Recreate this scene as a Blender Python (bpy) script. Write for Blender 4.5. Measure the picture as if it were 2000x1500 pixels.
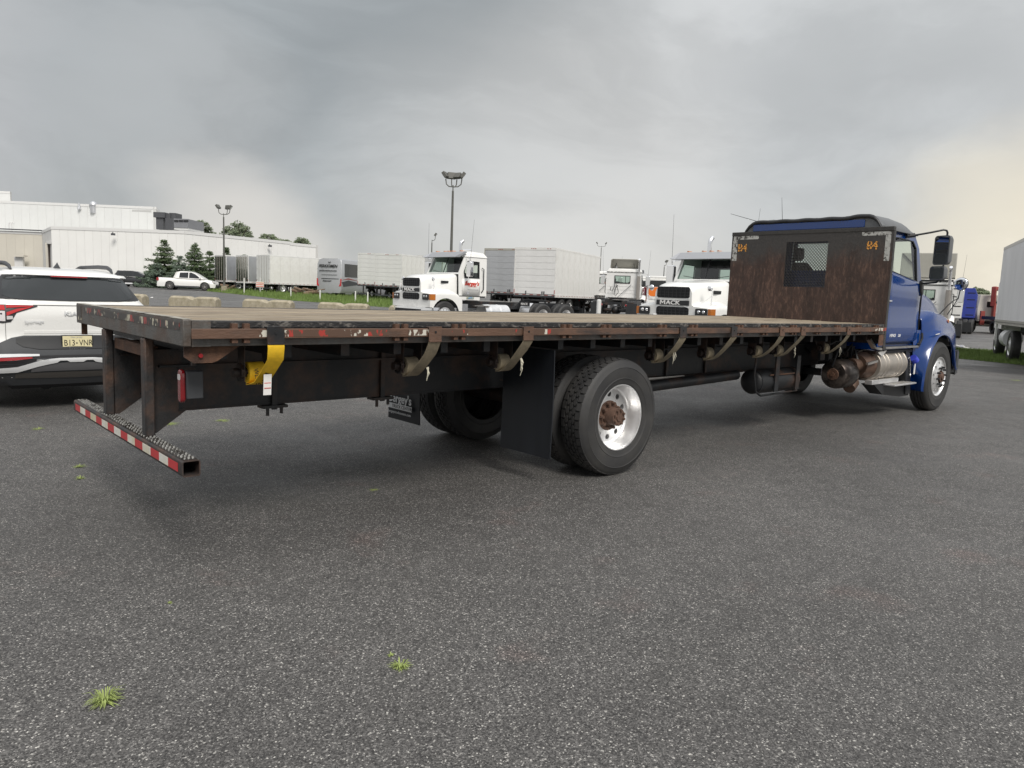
import bpy, bmesh, math, random
from mathutils import Vector, Matrix
random.seed(7)
PI = math.pi
for o in list(bpy.data.objects): bpy.data.objects.remove(o)
scene = bpy.context.scene
COL = scene.collection

# ---------------------------------------------------------------- camera
CAM = Vector((-1.3281, -4.0926, 1.5563))
RGT = Vector((0.74403251, -0.66702675, 0.0386127))
UPV = Vector((0.0519132, 0.11532931, 0.99196984))
FWD = Vector((0.6661236, 0.7360533, -0.12043625))
FPX = 1441.3
cd = bpy.data.cameras.new('camera'); cam = bpy.data.objects.new('camera', cd); COL.objects.link(cam)
cd.sensor_width = 36; cd.lens = FPX/2000*36; cd.clip_start = .05; cd.clip_end = 3000
m = Matrix((RGT, UPV, -FWD)).transposed().to_4x4(); m.translation = CAM; cam.matrix_world = m
scene.camera = cam
scene.render.resolution_x = 1024; scene.render.resolution_y = 768
scene.view_settings.view_transform = 'Standard'; scene.view_settings.look = 'None'
scene.view_settings.exposure = 0.35; scene.view_settings.gamma = 1
scene.view_settings.use_curve_mapping = False

def ray(u, v): return FWD + RGT*((u-1000)/FPX) - UPV*((v-750)/FPX)
def hdir(u, v):
    d = ray(u, v); return d.normalized()
def smooth(t): t = max(0, min(1, t)); return t*t*(3-2*t)
FH = Vector((FWD.x, FWD.y)).normalized()
def gz(x, y):
    """height of the ground: level round the flatbed, climbing gently away on the left"""
    dx, dy = x-CAM.x, y-CAM.y
    d = dx*FH.x+dy*FH.y
    az = math.degrees(math.atan2(dy, dx))
    w = smooth((az-22)/9)
    return .0125*min(max(0, d-12), 85)*w
def gp(u, d, dz=0):
    """ground point seen in column u at distance d along the view"""
    a = (u-1000)/FPX; z = 0
    for k in range(6):
        b = ((z-CAM.z)/d - FWD.z - a*RGT.z)/UPV.z
        P = CAM + (FWD+RGT*a+UPV*b)*d
        z = gz(P.x, P.y)
    return Vector((P.x, P.y, z+dz))

# ---------------------------------------------------------------- world
SUN_EL, SUN_AZ = math.radians(47), math.radians(-108)
world = bpy.data.worlds.new('World'); scene.world = world; world.use_nodes = True
nt = world.node_tree; N = nt.nodes; Lk = nt.links
N.clear()
def wn(t, **k):
    n = N.new(t)
    for a, b in k.items():
        if a in n.inputs: n.inputs[a].default_value = b
        else: setattr(n, a, b)
    return n
out = wn('ShaderNodeOutputWorld')
sky = wn('ShaderNodeTexSky'); sky.sky_type = 'NISHITA'; sky.sun_disc = False
sky.sun_elevation = SUN_EL; sky.sun_rotation = PI/2-SUN_AZ
bg1 = wn('ShaderNodeBackground'); bg1.inputs['Strength'].default_value = .06
Lk.new(sky.outputs[0], bg1.inputs[0])
tc = wn('ShaderNodeTexCoord')
n1 = wn('ShaderNodeTexNoise'); n1.inputs['Scale'].default_value = 1.7; n1.inputs['Detail'].default_value = 7; n1.inputs['Roughness'].default_value = .5
mp = wn('ShaderNodeMapping'); mp.inputs['Scale'].default_value = (1, 1, 2.2); mp.inputs['Rotation'].default_value = (.25, .1, 0)
Lk.new(tc.outputs['Generated'], mp.inputs[0]); Lk.new(mp.outputs[0], n1.inputs['Vector'])
sub = wn('ShaderNodeVectorMath', operation='SUBTRACT'); sub.inputs[1].default_value = (.5, .5, .5)
Lk.new(n1.outputs['Color'], sub.inputs[0])
scl = wn('ShaderNodeVectorMath', operation='SCALE'); scl.inputs['Scale'].default_value = .30
Lk.new(sub.outputs[0], scl.inputs[0])
add = wn('ShaderNodeVectorMath', operation='ADD'); Lk.new(tc.outputs['Generated'], add.inputs[0]); Lk.new(scl.outputs[0], add.inputs[1])
nrm = wn('ShaderNodeVectorMath', operation='NORMALIZE'); Lk.new(add.outputs[0], nrm.inputs[0])
sep = wn('ShaderNodeSeparateXYZ'); Lk.new(tc.outputs['Generated'], sep.inputs[0])
ramp = wn('ShaderNodeValToRGB')
cr = ramp.color_ramp
cr.elements[0].position = 0; cr.elements[0].color = (.535, .53, .51, 1)
cr.elements[1].position = 1; cr.elements[1].color = (.95, .96, .98, 1)
for p_, c_ in ((.10, (.525, .52, .505, 1)), (.22, (.50, .50, .495, 1)), (.42, (.50, .51, .515, 1)), (.62, (.66, .67, .68, 1))):
    e = cr.elements.new(p_); e.color = c_
Lk.new(sep.outputs['Z'], ramp.inputs[0])
cur = ramp.outputs[0]
def blob(cur, u, v, outer, inner, col, amt):
    D = hdir(u, v)
    dt = wn('ShaderNodeVectorMath', operation='DOT_PRODUCT'); dt.inputs[1].default_value = D
    Lk.new(nrm.outputs[0], dt.inputs[0])
    mr = wn('ShaderNodeMapRange', interpolation_type='SMOOTHSTEP')
    mr.inputs['From Min'].default_value = math.cos(math.radians(outer)); mr.inputs['From Max'].default_value = math.cos(math.radians(inner))
    mr.inputs['To Max'].default_value = amt
    Lk.new(dt.outputs['Value'], mr.inputs['Value'])
    mx = wn('ShaderNodeMix', data_type='RGBA')
    Lk.new(mr.outputs[0], mx.inputs['Factor']); Lk.new(cur, mx.inputs['A']); mx.inputs['B'].default_value = (*col, 1)
    return mx.outputs['Result']
cur = blob(cur, 60, -50, 30, 4, (.50, .50, .505), .7)
cur = blob(cur, 60, 260, 16, 2, (.43, .43, .435), .55)
cur = blob(cur, 450, 170, 19, 5, (.33, .345, .352), .95)
cur = blob(cur, 760, 90, 21, 7, (.30, .322, .332), 1.0)
cur = blob(cur, 420, 330, 10, 2, (.36, .37, .372), .75)
cur = blob(cur, 1650, -20, 22, 3, (.56, .575, .58), .6)
cur = blob(cur, 1650, 280, 17, 3, (.42, .435, .44), .65)
cur = blob(cur, 1150, 210, 12, 2, (.535, .54, .535), .5)
cur = blob(cur, 480, 520, 9, 1, (.66, .62, .57), .6)
cur = blob(cur, 1020, 420, 16, 3, (.55, .545, .53), .5)
cur = blob(cur, 2060, 560, 12, 1, (.86, .76, .56), .65)
cur = blob(cur, 1870, 560, 12, 1, (.70, .67, .60), .4)
# fine cloud texture over everything
n2 = wn('ShaderNodeTexNoise'); n2.inputs['Scale'].default_value = 3.2; n2.inputs['Detail'].default_value = 8; n2.inputs['Roughness'].default_value = .5
Lk.new(mp.outputs[0], n2.inputs['Vector'])
mr2 = wn('ShaderNodeMapRange'); mr2.inputs['From Min'].default_value = .3; mr2.inputs['From Max'].default_value = .7
mr2.inputs['To Min'].default_value = .94; mr2.inputs['To Max'].default_value = 1.06
Lk.new(n2.outputs['Fac'], mr2.inputs['Value'])
# broad billows with a harder edge, warped by the finer noise
mp3 = wn('ShaderNodeMapping'); mp3.inputs['Scale'].default_value = (1, 1, 2.6); mp3.inputs['Rotation'].default_value = (.5, -.3, .4); Lk.new(nrm.outputs[0], mp3.inputs[0])
n3 = wn('ShaderNodeTexNoise'); n3.inputs['Scale'].default_value = 2.1; n3.inputs['Detail'].default_value = 10; n3.inputs['Roughness'].default_value = .56; n3.inputs['Distortion'].default_value = .35
Lk.new(mp3.outputs[0], n3.inputs['Vector'])
mr3 = wn('ShaderNodeMapRange', interpolation_type='SMOOTHSTEP'); mr3.inputs['From Min'].default_value = .40; mr3.inputs['From Max'].default_value = .60
mr3.inputs['To Min'].default_value = .90; mr3.inputs['To Max'].default_value = 1.07; Lk.new(n3.outputs['Fac'], mr3.inputs['Value'])
mm_ = wn('ShaderNodeMath', operation='MULTIPLY'); Lk.new(mr2.outputs[0], mm_.inputs[0]); Lk.new(mr3.outputs[0], mm_.inputs[1])
ml = wn('ShaderNodeVectorMath', operation='SCALE'); Lk.new(cur, ml.inputs[0]); Lk.new(mm_.outputs[0], ml.inputs['Scale'])
bg2 = wn('ShaderNodeBackground'); bg2.inputs['Strength'].default_value = 1.0
Lk.new(ml.outputs[0], bg2.inputs[0])
mixs = wn('ShaderNodeMixShader'); mixs.inputs[0].default_value = .93
Lk.new(bg1.outputs[0], mixs.inputs[1]); Lk.new(bg2.outputs[0], mixs.inputs[2]); Lk.new(mixs.outputs[0], out.inputs[0])
# ---------------------------------------------------------------- sun
sd = bpy.data.lights.new('sun', 'SUN'); sd.energy = 2.3; sd.angle = math.radians(22); sd.color = (1, .95, .88)
sun = bpy.data.objects.new('sun', sd); COL.objects.link(sun)
sdir = Vector((math.cos(SUN_EL)*math.cos(SUN_AZ), math.cos(SUN_EL)*math.sin(SUN_AZ), math.sin(SUN_EL)))
sun.rotation_euler = sdir.to_track_quat('Z', 'Y').to_euler(); sun.location = (0, 0, 30)

# ---------------------------------------------------------------- materials
def mat(name, col, rough=.5, metal=0, var=.0, vscale=5, bump=0, bscale=60, col2=None, c2amt=.5, c2scale=4, c2sharp=.12, coat=0, stretch=(1, 1, 1), emit=None, objrand=0, spec=.5, sss=0):
    """procedural material: base colour with value variation, patches of a second colour and fine relief"""
    M = bpy.data.materials.new(name); M.use_nodes = True
    t = M.node_tree; n = t.nodes; l = t.links
    b = n['Principled BSDF']
    b.inputs['Roughness'].default_value = rough; b.inputs['Metallic'].default_value = metal
    b.inputs['Specular IOR Level'].default_value = spec
    if coat: b.inputs['Coat Weight'].default_value = coat; b.inputs['Coat Roughness'].default_value = .04
    b.inputs['Base Color'].default_value = (*col, 1)
    if emit:
        b.inputs['Emission Color'].default_value = (*emit[:3], 1); b.inputs['Emission Strength'].default_value = emit[3]
    tcn = n.new('ShaderNodeTexCoord'); mpn = n.new('ShaderNodeMapping'); mpn.inputs['Scale'].default_value = stretch
    l.new(tcn.outputs['Object'], mpn.inputs[0])
    c = None
    if col2 is not None:
        nz = n.new('ShaderNodeTexNoise'); nz.inputs['Scale'].default_value = c2scale; nz.inputs['Detail'].default_value = 8; nz.inputs['Roughness'].default_value = .65
        l.new(mpn.outputs[0], nz.inputs['Vector'])
        mr = n.new('ShaderNodeMapRange'); th = .5+(.5-c2amt)*.5
        mr.inputs['From Min'].default_value = th-c2sharp/2; mr.inputs['From Max'].default_value = th+c2sharp/2
        l.new(nz.outputs['Fac'], mr.inputs['Value'])
        mx = n.new('ShaderNodeMix'); mx.data_type = 'RGBA'; mx.inputs['A'].default_value = (*col, 1); mx.inputs['B'].default_value = (*col2, 1)
        l.new(mr.outputs[0], mx.inputs['Factor']); c = mx.outputs['Result']
    if var or objrand:
        nz = n.new('ShaderNodeTexNoise'); nz.inputs['Scale'].default_value = vscale; nz.inputs['Detail'].default_value = 6; nz.inputs['Roughness'].default_value = .6
        l.new(mpn.outputs[0], nz.inputs['Vector'])
        mr = n.new('ShaderNodeMapRange'); mr.inputs['From Min'].default_value = .25; mr.inputs['From Max'].default_value = .75
        mr.inputs['To Min'].default_value = 1-var; mr.inputs['To Max'].default_value = 1+var
        l.new(nz.outputs['Fac'], mr.inputs['Value'])
        v = mr.outputs[0]
        if objrand:
            oi = n.new('ShaderNodeObjectInfo'); m2 = n.new('ShaderNodeMapRange'); m2.inputs['To Min'].default_value = 1-objrand; m2.inputs['To Max'].default_value = 1+objrand
            l.new(oi.outputs['Random'], m2.inputs['Value'])
            mm = n.new('ShaderNodeMath'); mm.operation = 'MULTIPLY'; l.new(v, mm.inputs[0]); l.new(m2.outputs[0], mm.inputs[1]); v = mm.outputs[0]
        sc = n.new('ShaderNodeVectorMath'); sc.operation = 'SCALE'
        if c is None: sc.inputs[0].default_value = col
        else: l.new(c, sc.inputs[0])
        l.new(v, sc.inputs['Scale']); c = sc.outputs[0]
        m3 = n.new('ShaderNodeMapRange'); m3.inputs['To Min'].default_value = max(0, rough-.12); m3.inputs['To Max'].default_value = min(1, rough+.12)
        l.new(nz.outputs['Fac'], m3.inputs['Value']); l.new(m3.outputs[0], b.inputs['Roughness'])
    if c is not None: l.new(c, b.inputs['Base Color'])
    if bump:
        nz = n.new('ShaderNodeTexNoise'); nz.inputs['Scale'].default_value = bscale; nz.inputs['Detail'].default_value = 4
        l.new(mpn.outputs[0], nz.inputs['Vector'])
        bp = n.new('ShaderNodeBump'); bp.inputs['Strength'].default_value = bump; bp.inputs['Distance'].default_value = .01
        l.new(nz.outputs['Fac'], bp.inputs['Height']); l.new(bp.outputs[0], b.inputs['Normal'])
    return M

def glass(name, tint, gloss=.08):
    M = bpy.data.materials.new(name); M.use_nodes = True
    t = M.node_tree; n = t.nodes; l = t.links; n.clear()
    o = n.new('ShaderNodeOutputMaterial'); tr = n.new('ShaderNodeBsdfTransparent'); tr.inputs[0].default_value = (*tint, 1)
    gl = n.new('ShaderNodeBsdfGlossy'); gl.inputs['Roughness'].default_value = .02
    lw = n.new('ShaderNodeLayerWeight'); pw_ = n.new('ShaderNodeMath'); pw_.operation = 'POWER'; pw_.inputs[1].default_value = 5
    l.new(lw.outputs['Facing'], pw_.inputs[0])
    fr = n.new('ShaderNodeMapRange'); fr.inputs['To Min'].default_value = gloss; fr.inputs['To Max'].default_value = 1; l.new(pw_.outputs[0], fr.inputs['Value'])
    mx = n.new('ShaderNodeMixShader'); l.new(fr.outputs[0], mx.inputs[0]); l.new(tr.outputs[0], mx.inputs[1]); l.new(gl.outputs[0], mx.inputs[2])
    l.new(mx.outputs[0], o.inputs[0]); return M

def asphalt(name, base, speck, scale, tint=.5, wet=.5, amount=.1):
    M = bpy.data.materials.new(name); M.use_nodes = True
    t = M.node_tree; n = t.nodes; l = t.links; b = n['Principled BSDF']
    tcn = n.new('ShaderNodeTexCoord')
    def noise(s, d=6, r=.6):
        z = n.new('ShaderNodeTexNoise'); z.inputs['Scale'].default_value = s; z.inputs['Detail'].default_value = d; z.inputs['Roughness'].default_value = r
        l.new(tcn.outputs['Object'], z.inputs['Vector']); return z.outputs['Fac']
    def mrange(src, a, b_, c, d):
        z = n.new('ShaderNodeMapRange'); z.inputs['From Min'].default_value = a; z.inputs['From Max'].default_value = b_
        z.inputs['To Min'].default_value = c; z.inputs['To Max'].default_value = d; l.new(src, z.inputs['Value']); return z.outputs[0]
    def mixc(f, a, b_):
        z = n.new('ShaderNodeMix'); z.data_type = 'RGBA'
        l.new(f, z.inputs['Factor'])
        for k, s in (('A', a), ('B', b_)):
            if isinstance(s, tuple): z.inputs[k].default_value = (*s, 1)
            else: l.new(s, z.inputs[k])
        return z.outputs['Result']
    # stones: random brightness per voronoi cell
    ds = n.new('ShaderNodeTexNoise'); ds.inputs['Scale'].default_value = scale*1.3; ds.inputs['Detail'].default_value = 2
    l.new(tcn.outputs['Object'], ds.inputs['Vector'])
    ad = n.new('ShaderNodeVectorMath'); ad.operation = 'MULTIPLY_ADD'; ad.inputs[1].default_value = (.012,)*3
    l.new(ds.outputs['Color'], ad.inputs[0]); l.new(tcn.outputs['Object'], ad.inputs[2])
    vo = n.new('ShaderNodeTexVoronoi'); vo.inputs['Scale'].default_value = scale; l.new(ad.outputs[0], vo.inputs['Vector'])
    se = n.new('ShaderNodeSeparateColor'); l.new(vo.outputs['Color'], se.inputs[0])
    r = n.new('ShaderNodeValToRGB'); e = r.color_ramp.elements
    e[0].position = 0; e[0].color = (base*.30, base*.29, base*.285, 1)
    e[1].position = 1; e[1].color = (speck, speck*.97, speck*.90, 1)
    for p_, k in ((.45, 1.0), (1-amount*1.6, 1.9), (1-amount*.55, 3.2)):
        q = e.new(p_); q.color = (base*k, base*k*.965, base*k*.925, 1)
    l.new(se.outputs['Red'], r.inputs[0])
    c = r.outputs[0]
    fine = mrange(noise(scale*3.2, 2), .3, .7, .62, 1.38)
    big = mrange(noise(.35, 5), .3, .7, .80, 1.18)
    mid = mrange(noise(5, 4), .3, .7, .88, 1.12)
    for s in (fine, big, mid):
        z = n.new('ShaderNodeVectorMath'); z.operation = 'SCALE'; l.new(c, z.inputs[0]); l.new(s, z.inputs['Scale']); c = z.outputs[0]
    # reddish iron stains
    red = n.new('ShaderNodeMix'); red.data_type = 'RGBA'; red.blend_type = 'MULTIPLY'
    l.new(mrange(noise(1.4, 4), .6, .75, 0, tint), red.inputs['Factor']); l.new(c, red.inputs['A']); red.inputs['B'].default_value = (1.25, .92, .86, 1)
    l.new(red.outputs['Result'], b.inputs['Base Color'])
    l.new(mrange(noise(1.1, 5), .35, .65, wet-.06, wet+.12), b.inputs['Roughness'])
    b.inputs['Specular IOR Level'].default_value = .45
    bp = n.new('ShaderNodeBump'); bp.inputs['Strength'].default_value = .55; bp.inputs['Distance'].default_value = .006
    l.new(se.outputs['Green'], bp.inputs['Height'])
    bp2 = n.new('ShaderNodeBump'); bp2.inputs['Strength'].default_value = .35; bp2.inputs['Distance'].default_value = .004
    l.new(noise(scale*2.4, 2), bp2.inputs['Height']); l.new(bp.outputs[0], bp2.inputs['Normal']); l.new(bp2.outputs[0], b.inputs['Normal'])
    return M

def tape_mat(name, worn, segs, under, a, b_, mirror=False):
    """conspicuity tape along object x: alternating red / white blocks worn away by noise"""
    M = bpy.data.materials.new(name); M.use_nodes = True
    t = M.node_tree; n = t.nodes; l = t.links; b = n['Principled BSDF']; b.inputs['Roughness'].default_value = .45
    tcn = n.new('ShaderNodeTexCoord'); sx = n.new('ShaderNodeSeparateXYZ'); l.new(tcn.outputs['Object'], sx.inputs[0])
    m1 = n.new('ShaderNodeMath'); m1.operation = 'MULTIPLY'; m1.inputs[1].default_value = segs; l.new(sx.outputs['X'], m1.inputs[0])
    m1b = n.new('ShaderNodeMath'); m1b.operation = 'MULTIPLY'; m1b.inputs[1].default_value = segs; l.new(sx.outputs['Y'], m1b.inputs[0])
    m2 = n.new('ShaderNodeMath'); m2.operation = 'ADD'; l.new(m1.outputs[0], m2.inputs[0]); l.new(m1b.outputs[0], m2.inputs[1])
    fr = n.new('ShaderNodeMath'); fr.operation = 'FRACT'; l.new(m2.outputs[0], fr.inputs[0])
    gt = n.new('ShaderNodeMath'); gt.operation = 'GREATER_THAN'; gt.inputs[1].default_value = .5; l.new(fr.outputs[0], gt.inputs[0])
    mx = n.new('ShaderNodeMix'); mx.data_type = 'RGBA'; mx.inputs['A'].default_value = (*a, 1); mx.inputs['B'].default_value = (*b_, 1); l.new(gt.outputs[0], mx.inputs['Factor'])
    mp_ = n.new('ShaderNodeMapping'); mp_.inputs['Scale'].default_value = (1, 1, .45); l.new(tcn.outputs['Object'], mp_.inputs[0])
    nz = n.new('ShaderNodeTexNoise'); nz.inputs['Scale'].default_value = 34; nz.inputs['Detail'].default_value = 6; l.new(mp_.outputs[0], nz.inputs['Vector'])
    nb = n.new('ShaderNodeTexNoise'); nb.inputs['Scale'].default_value = 5; nb.inputs['Detail'].default_value = 2; l.new(tcn.outputs['Object'], nb.inputs['Vector'])
    s = n.new('ShaderNodeMath'); s.operation = 'ADD'; l.new(nz.outputs['Fac'], s.inputs[0]); l.new(nb.outputs['Fac'], s.inputs[1])
    th = n.new('ShaderNodeMapRange'); th.inputs['From Min'].default_value = worn; th.inputs['From Max'].default_value = worn+.03; l.new(s.outputs[0], th.inputs['Value'])
    m3 = n.new('ShaderNodeMix'); m3.data_type = 'RGBA'; m3.inputs['A'].default_value = (*under, 1); l.new(mx.outputs['Result'], m3.inputs['B']); l.new(th.outputs[0], m3.inputs['Factor'])
    l.new(m3.outputs['Result'], b.inputs['Base Color']); return M

RUST = (.085, .036, .018)
A = {}
A['asphalt'] = asphalt('asphalt_coarse', .066, .52, 180, .5, .60, .09)
A['lane'] = asphalt('asphalt_lane', .080, .22, 60, .15, .45, .05)
A['deck'] = mat('weathered_deck_wood', (.31, .26, .19), .75, var=.38, vscale=3, stretch=(.6, 9, 9), bump=.5, bscale=14, col2=(.15, .115, .08), c2amt=.46, c2scale=5, c2sharp=.25, objrand=.16)
A['black'] = mat('black_painted_steel', (.011, .012, .014), .5, var=.4, vscale=7, bump=.12, bscale=40, col2=(.055, .030, .020), c2amt=.32, c2scale=3.2, c2sharp=.16)
A['blackrust'] = mat('rusty_black_steel', (.022, .022, .023), .55, var=.4, vscale=9, bump=.3, bscale=60, col2=(.085, .045, .028), c2amt=.34, c2scale=5, c2sharp=.3)
A['rail'] = mat('worn_side_rail', (.085, .082, .077), .5, var=.35, vscale=14, bump=.25, bscale=80, col2=(.075, .048, .034), c2amt=.42, c2scale=4, c2sharp=.2)
A['dark_edge'] = mat('flaking_black_edge', (.016, .016, .017), .6, var=.3, vscale=20, bump=.5, bscale=90, col2=(.13, .12, .11), c2amt=.36, c2scale=26, c2sharp=.1, stretch=(.5, 1, 1))
A['rubrail'] = mat('rust_brown_rub_rail', (.115, .064, .042), .6, var=.35, vscale=8, bump=.3, bscale=90, col2=(.035, .03, .028), c2amt=.36, c2scale=6, c2sharp=.18, stretch=(.35, 1, 1))
A['rust'] = mat('rust', (.13, .065, .038), .8, var=.4, vscale=14, bump=.5, bscale=70, col2=(.05, .028, .02), c2amt=.5, c2scale=8, c2sharp=.3)
A['head'] = mat('headboard_rust', (.043, .023, .017), .40, var=.6, vscale=4, bump=.4, bscale=45, col2=(.12, .07, .05), c2amt=.32, c2scale=22, c2sharp=.2, stretch=(1, 1.4, .42))
def grey_top(M):
    # the upper part of the sheet keeps its old dark grey primer, with a ragged lower edge
    t = M.node_tree; n = t.nodes; l = t.links; b = n['Principled BSDF']; src = b.inputs['Base Color'].links[0].from_socket
    tcn = n.new('ShaderNodeTexCoord'); sx = n.new('ShaderNodeSeparateXYZ'); l.new(tcn.outputs['Object'], sx.inputs[0])
    nz = n.new('ShaderNodeTexNoise'); nz.inputs['Scale'].default_value = 2.6; nz.inputs['Detail'].default_value = 9; nz.inputs['Roughness'].default_value = .7; l.new(tcn.outputs['Object'], nz.inputs['Vector'])
    ad = n.new('ShaderNodeMath'); ad.operation = 'MULTIPLY_ADD'; ad.inputs[1].default_value = .9; l.new(nz.outputs['Fac'], ad.inputs[0]); l.new(sx.outputs['Z'], ad.inputs[2])
    mr = n.new('ShaderNodeMapRange'); mr.inputs['From Min'].default_value = 2.58; mr.inputs['From Max'].default_value = 2.86; l.new(ad.outputs[0], mr.inputs['Value'])
    n3 = n.new('ShaderNodeTexNoise'); n3.inputs['Scale'].default_value = 30; n3.inputs['Detail'].default_value = 6; l.new(tcn.outputs['Object'], n3.inputs['Vector'])
    m2 = n.new('ShaderNodeMix'); m2.data_type = 'RGBA'; m2.inputs['A'].default_value = (.022, .021, .021, 1); m2.inputs['B'].default_value = (.060, .054, .050, 1); l.new(n3.outputs['Fac'], m2.inputs['Factor'])
    mx = n.new('ShaderNodeMix'); mx.data_type = 'RGBA'; l.new(mr.outputs[0], mx.inputs['Factor']); l.new(src, mx.inputs['A']); l.new(m2.outputs['Result'], mx.inputs['B'])
    l.new(mx.outputs['Result'], b.inputs['Base Color'])
grey_top(A['head'])
A['headdark'] = mat('headboard_grey', (.035, .033, .031), .45, var=.35, vscale=20, bump=.3, bscale=60)
A['silvertape'] = mat('peeling_silver_tape', (.42, .42, .40), .5, var=.2, vscale=30, col2=(.04, .035, .03), c2amt=.42, c2scale=22, c2sharp=.08)
A['amber_print'] = mat('faded_amber_print', (.80, .36, .06), .5, col2=(.05, .03, .02), c2amt=.5, c2scale=34, c2sharp=.08)
A['rubber'] = mat('tyre_rubber', (.028, .028, .029), .62, var=.25, vscale=4, bump=.15, bscale=120, col2=(.045, .043, .04), c2amt=.35, c2scale=3, c2sharp=.3)
A['plastic'] = mat('dark_plastic', (.02, .021, .023), .42, var=.15, vscale=3)
A['greyplastic'] = mat('grey_roof_plastic', (.11, .115, .12), .42, var=.2, vscale=4)
A['flap'] = mat('mud_flap_rubber', (.010, .012, .016), .4, var=.35, vscale=3, stretch=(1, 4, .4))
A['alu'] = mat('polished_aluminium', (.86, .86, .86), .36, .85, var=.10, vscale=6, bump=.05, bscale=20)
A['dullalu'] = mat('dull_aluminium', (.55, .53, .50), .45, 1, var=.15, vscale=8)
A['heat'] = mat('heat_shield_steel', (.46, .42, .37), .42, .75, var=.15, vscale=6, stretch=(1, 1, 1))
A['chrome'] = mat('chrome', (.85, .85, .86), .07, 1)
A['hub'] = mat('rusty_hub', (.105, .06, .042), .7, var=.4, vscale=20, bump=.4, bscale=80)
A['blue'] = mat('blue_truck_paint', (.001, .032, .165), .2, .0, var=.12, vscale=2, coat=.7, spec=.4)
A['white'] = mat('white_vehicle_paint', (.78, .78, .76), .3, var=.03, vscale=1.5, coat=.6)
A['trwhite'] = mat('white_trailer_panel', (.78, .78, .76), .45, var=.08, vscale=1.2, col2=(.60, .59, .56), c2amt=.4, c2scale=1.3, c2sharp=.5)
A['trgrey'] = mat('grey_trailer_door', (.68, .68, .67), .5, var=.08, vscale=2)
A['steelmirror'] = mat('stainless_trailer_doors', (.55, .54, .50), .18, 1, var=.1, vscale=2, bump=.1, bscale=3)
A['silver'] = mat('brushed_silver', (.62, .63, .65), .35, .85, var=.08, vscale=2)
A['busgrey'] = mat('silver_bus_paint', (.42, .43, .45), .35, .3, var=.05)
A['darkglass'] = mat('dark_glass', (.012, .014, .015), .06, spec=.7)
A['rearglass'] = mat('tinted_rear_glass', (.022, .026, .028), .08, spec=.6, var=.2, vscale=1.5)
A['glass'] = glass('clear_glass', (.90, .95, .91), .05)
A['tintglass'] = glass('green_tinted_glass', (.58, .70, .64))
A['red'] = mat('red_lens', (.30, .006, .010), .15, coat=1)
A['darkred'] = mat('dark_red_lens', (.20, .004, .008), .12, coat=1)
A['redlit'] = mat('red_tail_lamp', (.48, .012, .014), .15, coat=1)
A['clearlens'] = mat('clear_lens', (.62, .60, .60), .12, coat=1)
A['amber'] = mat('amber_lens', (.45, .14, .02), .2, coat=1)
A['redpaint'] = mat('red_paint', (.26, .05, .04), .4, var=.15)
A['redtape'] = mat('red_reflective_strip', (.50, .03, .035), .35, var=.12, vscale=60)
A['whitetape'] = mat('white_reflective_strip', (.72, .71, .66), .35, var=.1, vscale=60, col2=(.62, .56, .38), c2amt=.4, c2scale=2, c2sharp=.2)
A['tan'] = mat('dirty_tan_webbing', (.25, .21, .145), .85, var=.4, vscale=12, bump=.4, bscale=200)
A['tanpale'] = mat('frayed_pale_webbing', (.55, .52, .42), .85, var=.2, vscale=30)
A['yellow'] = mat('yellow_webbing', (.80, .50, .02), .65, var=.15, vscale=25, bump=.3, bscale=200)
A['print'] = mat('black_print', (.012, .012, .012), .6)
A['label'] = mat('white_paper_label', (.75, .74, .72), .6)
A['redprint'] = mat('red_print', (.6, .06, .04), .5)
A['greyprint'] = mat('grey_print', (.35, .36, .38), .5)
A['whiteprint'] = mat('white_print', (.62, .63, .64), .5)
A['concrete'] = mat('lichened_concrete', (.36, .32, .24), .85, var=.2, vscale=6, bump=.5, bscale=25, col2=(.24, .21, .14), c2amt=.4, c2scale=5, c2sharp=.3)
A['bld'] = mat('white_wall_panel', (.80, .80, .78), .55, var=.03, vscale=.6, objrand=.015)
A['bldtop'] = mat('pale_wall_panel', (.70, .71, .70), .55, var=.03, vscale=.6, objrand=.02)
A['cream'] = mat('cream_wall_panel', (.60, .57, .50), .6, var=.05, vscale=.4, objrand=.015)
A['joint'] = mat('wall_joint', (.50, .50, .49), .7)
A['coping'] = mat('pale_metal_coping', (.70, .70, .69), .4)
A['hvac'] = mat('dark_grey_duct', (.075, .078, .085), .55, var=.15)
A['hvac2'] = mat('grey_unit_casing', (.20, .205, .22), .5, var=.1)
A['pole'] = mat('bronze_lamp_pole', (.10, .10, .09), .55, var=.15)
A['bark'] = mat('bark', (.07, .05, .035), .9, var=.3, vscale=8)
A['pine'] = mat('pine_needles', (.060, .092, .036), .8, var=.5, vscale=1.6)
A['pine2'] = mat('blue_spruce_needles', (.075, .105, .072), .8, var=.45, vscale=1.8)
A['leaf'] = mat('hazed_green_leaves', (.12, .15, .085), .8, var=.45, vscale=1.2)  # distance haze is put into the leaf colour as a paler, greyer green
A['grass'] = mat('grass_blades', (.13, .195, .045), .7, var=.4, vscale=1.0)
A['grassbase'] = mat('grass_ground', (.09, .125, .035), .9, var=.4, vscale=1.5)
A['weed'] = mat('yellow_green_weed', (.27, .33, .10), .7, var=.35, vscale=12)
A['whiteline'] = mat('worn_white_road_paint', (.55, .55, .53), .6, var=.2, vscale=9, col2=(.15, .15, .15), c2amt=.3, c2scale=12, c2sharp=.1)
A['visor'] = mat('brushed_visor', (.36, .37, .39), .4, .4)
A['mirror'] = mat('mirror_face', (.75, .77, .80), .02, 1)
A['beige'] = mat('grey_beige_fairing', (.36, .35, .31), .5, var=.06)
A['palealu'] = mat('pale_ribbed_aluminium', (.74, .74, .75), .4, .12, var=.10, vscale=1.5, stretch=(1, 1, .3))
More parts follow.
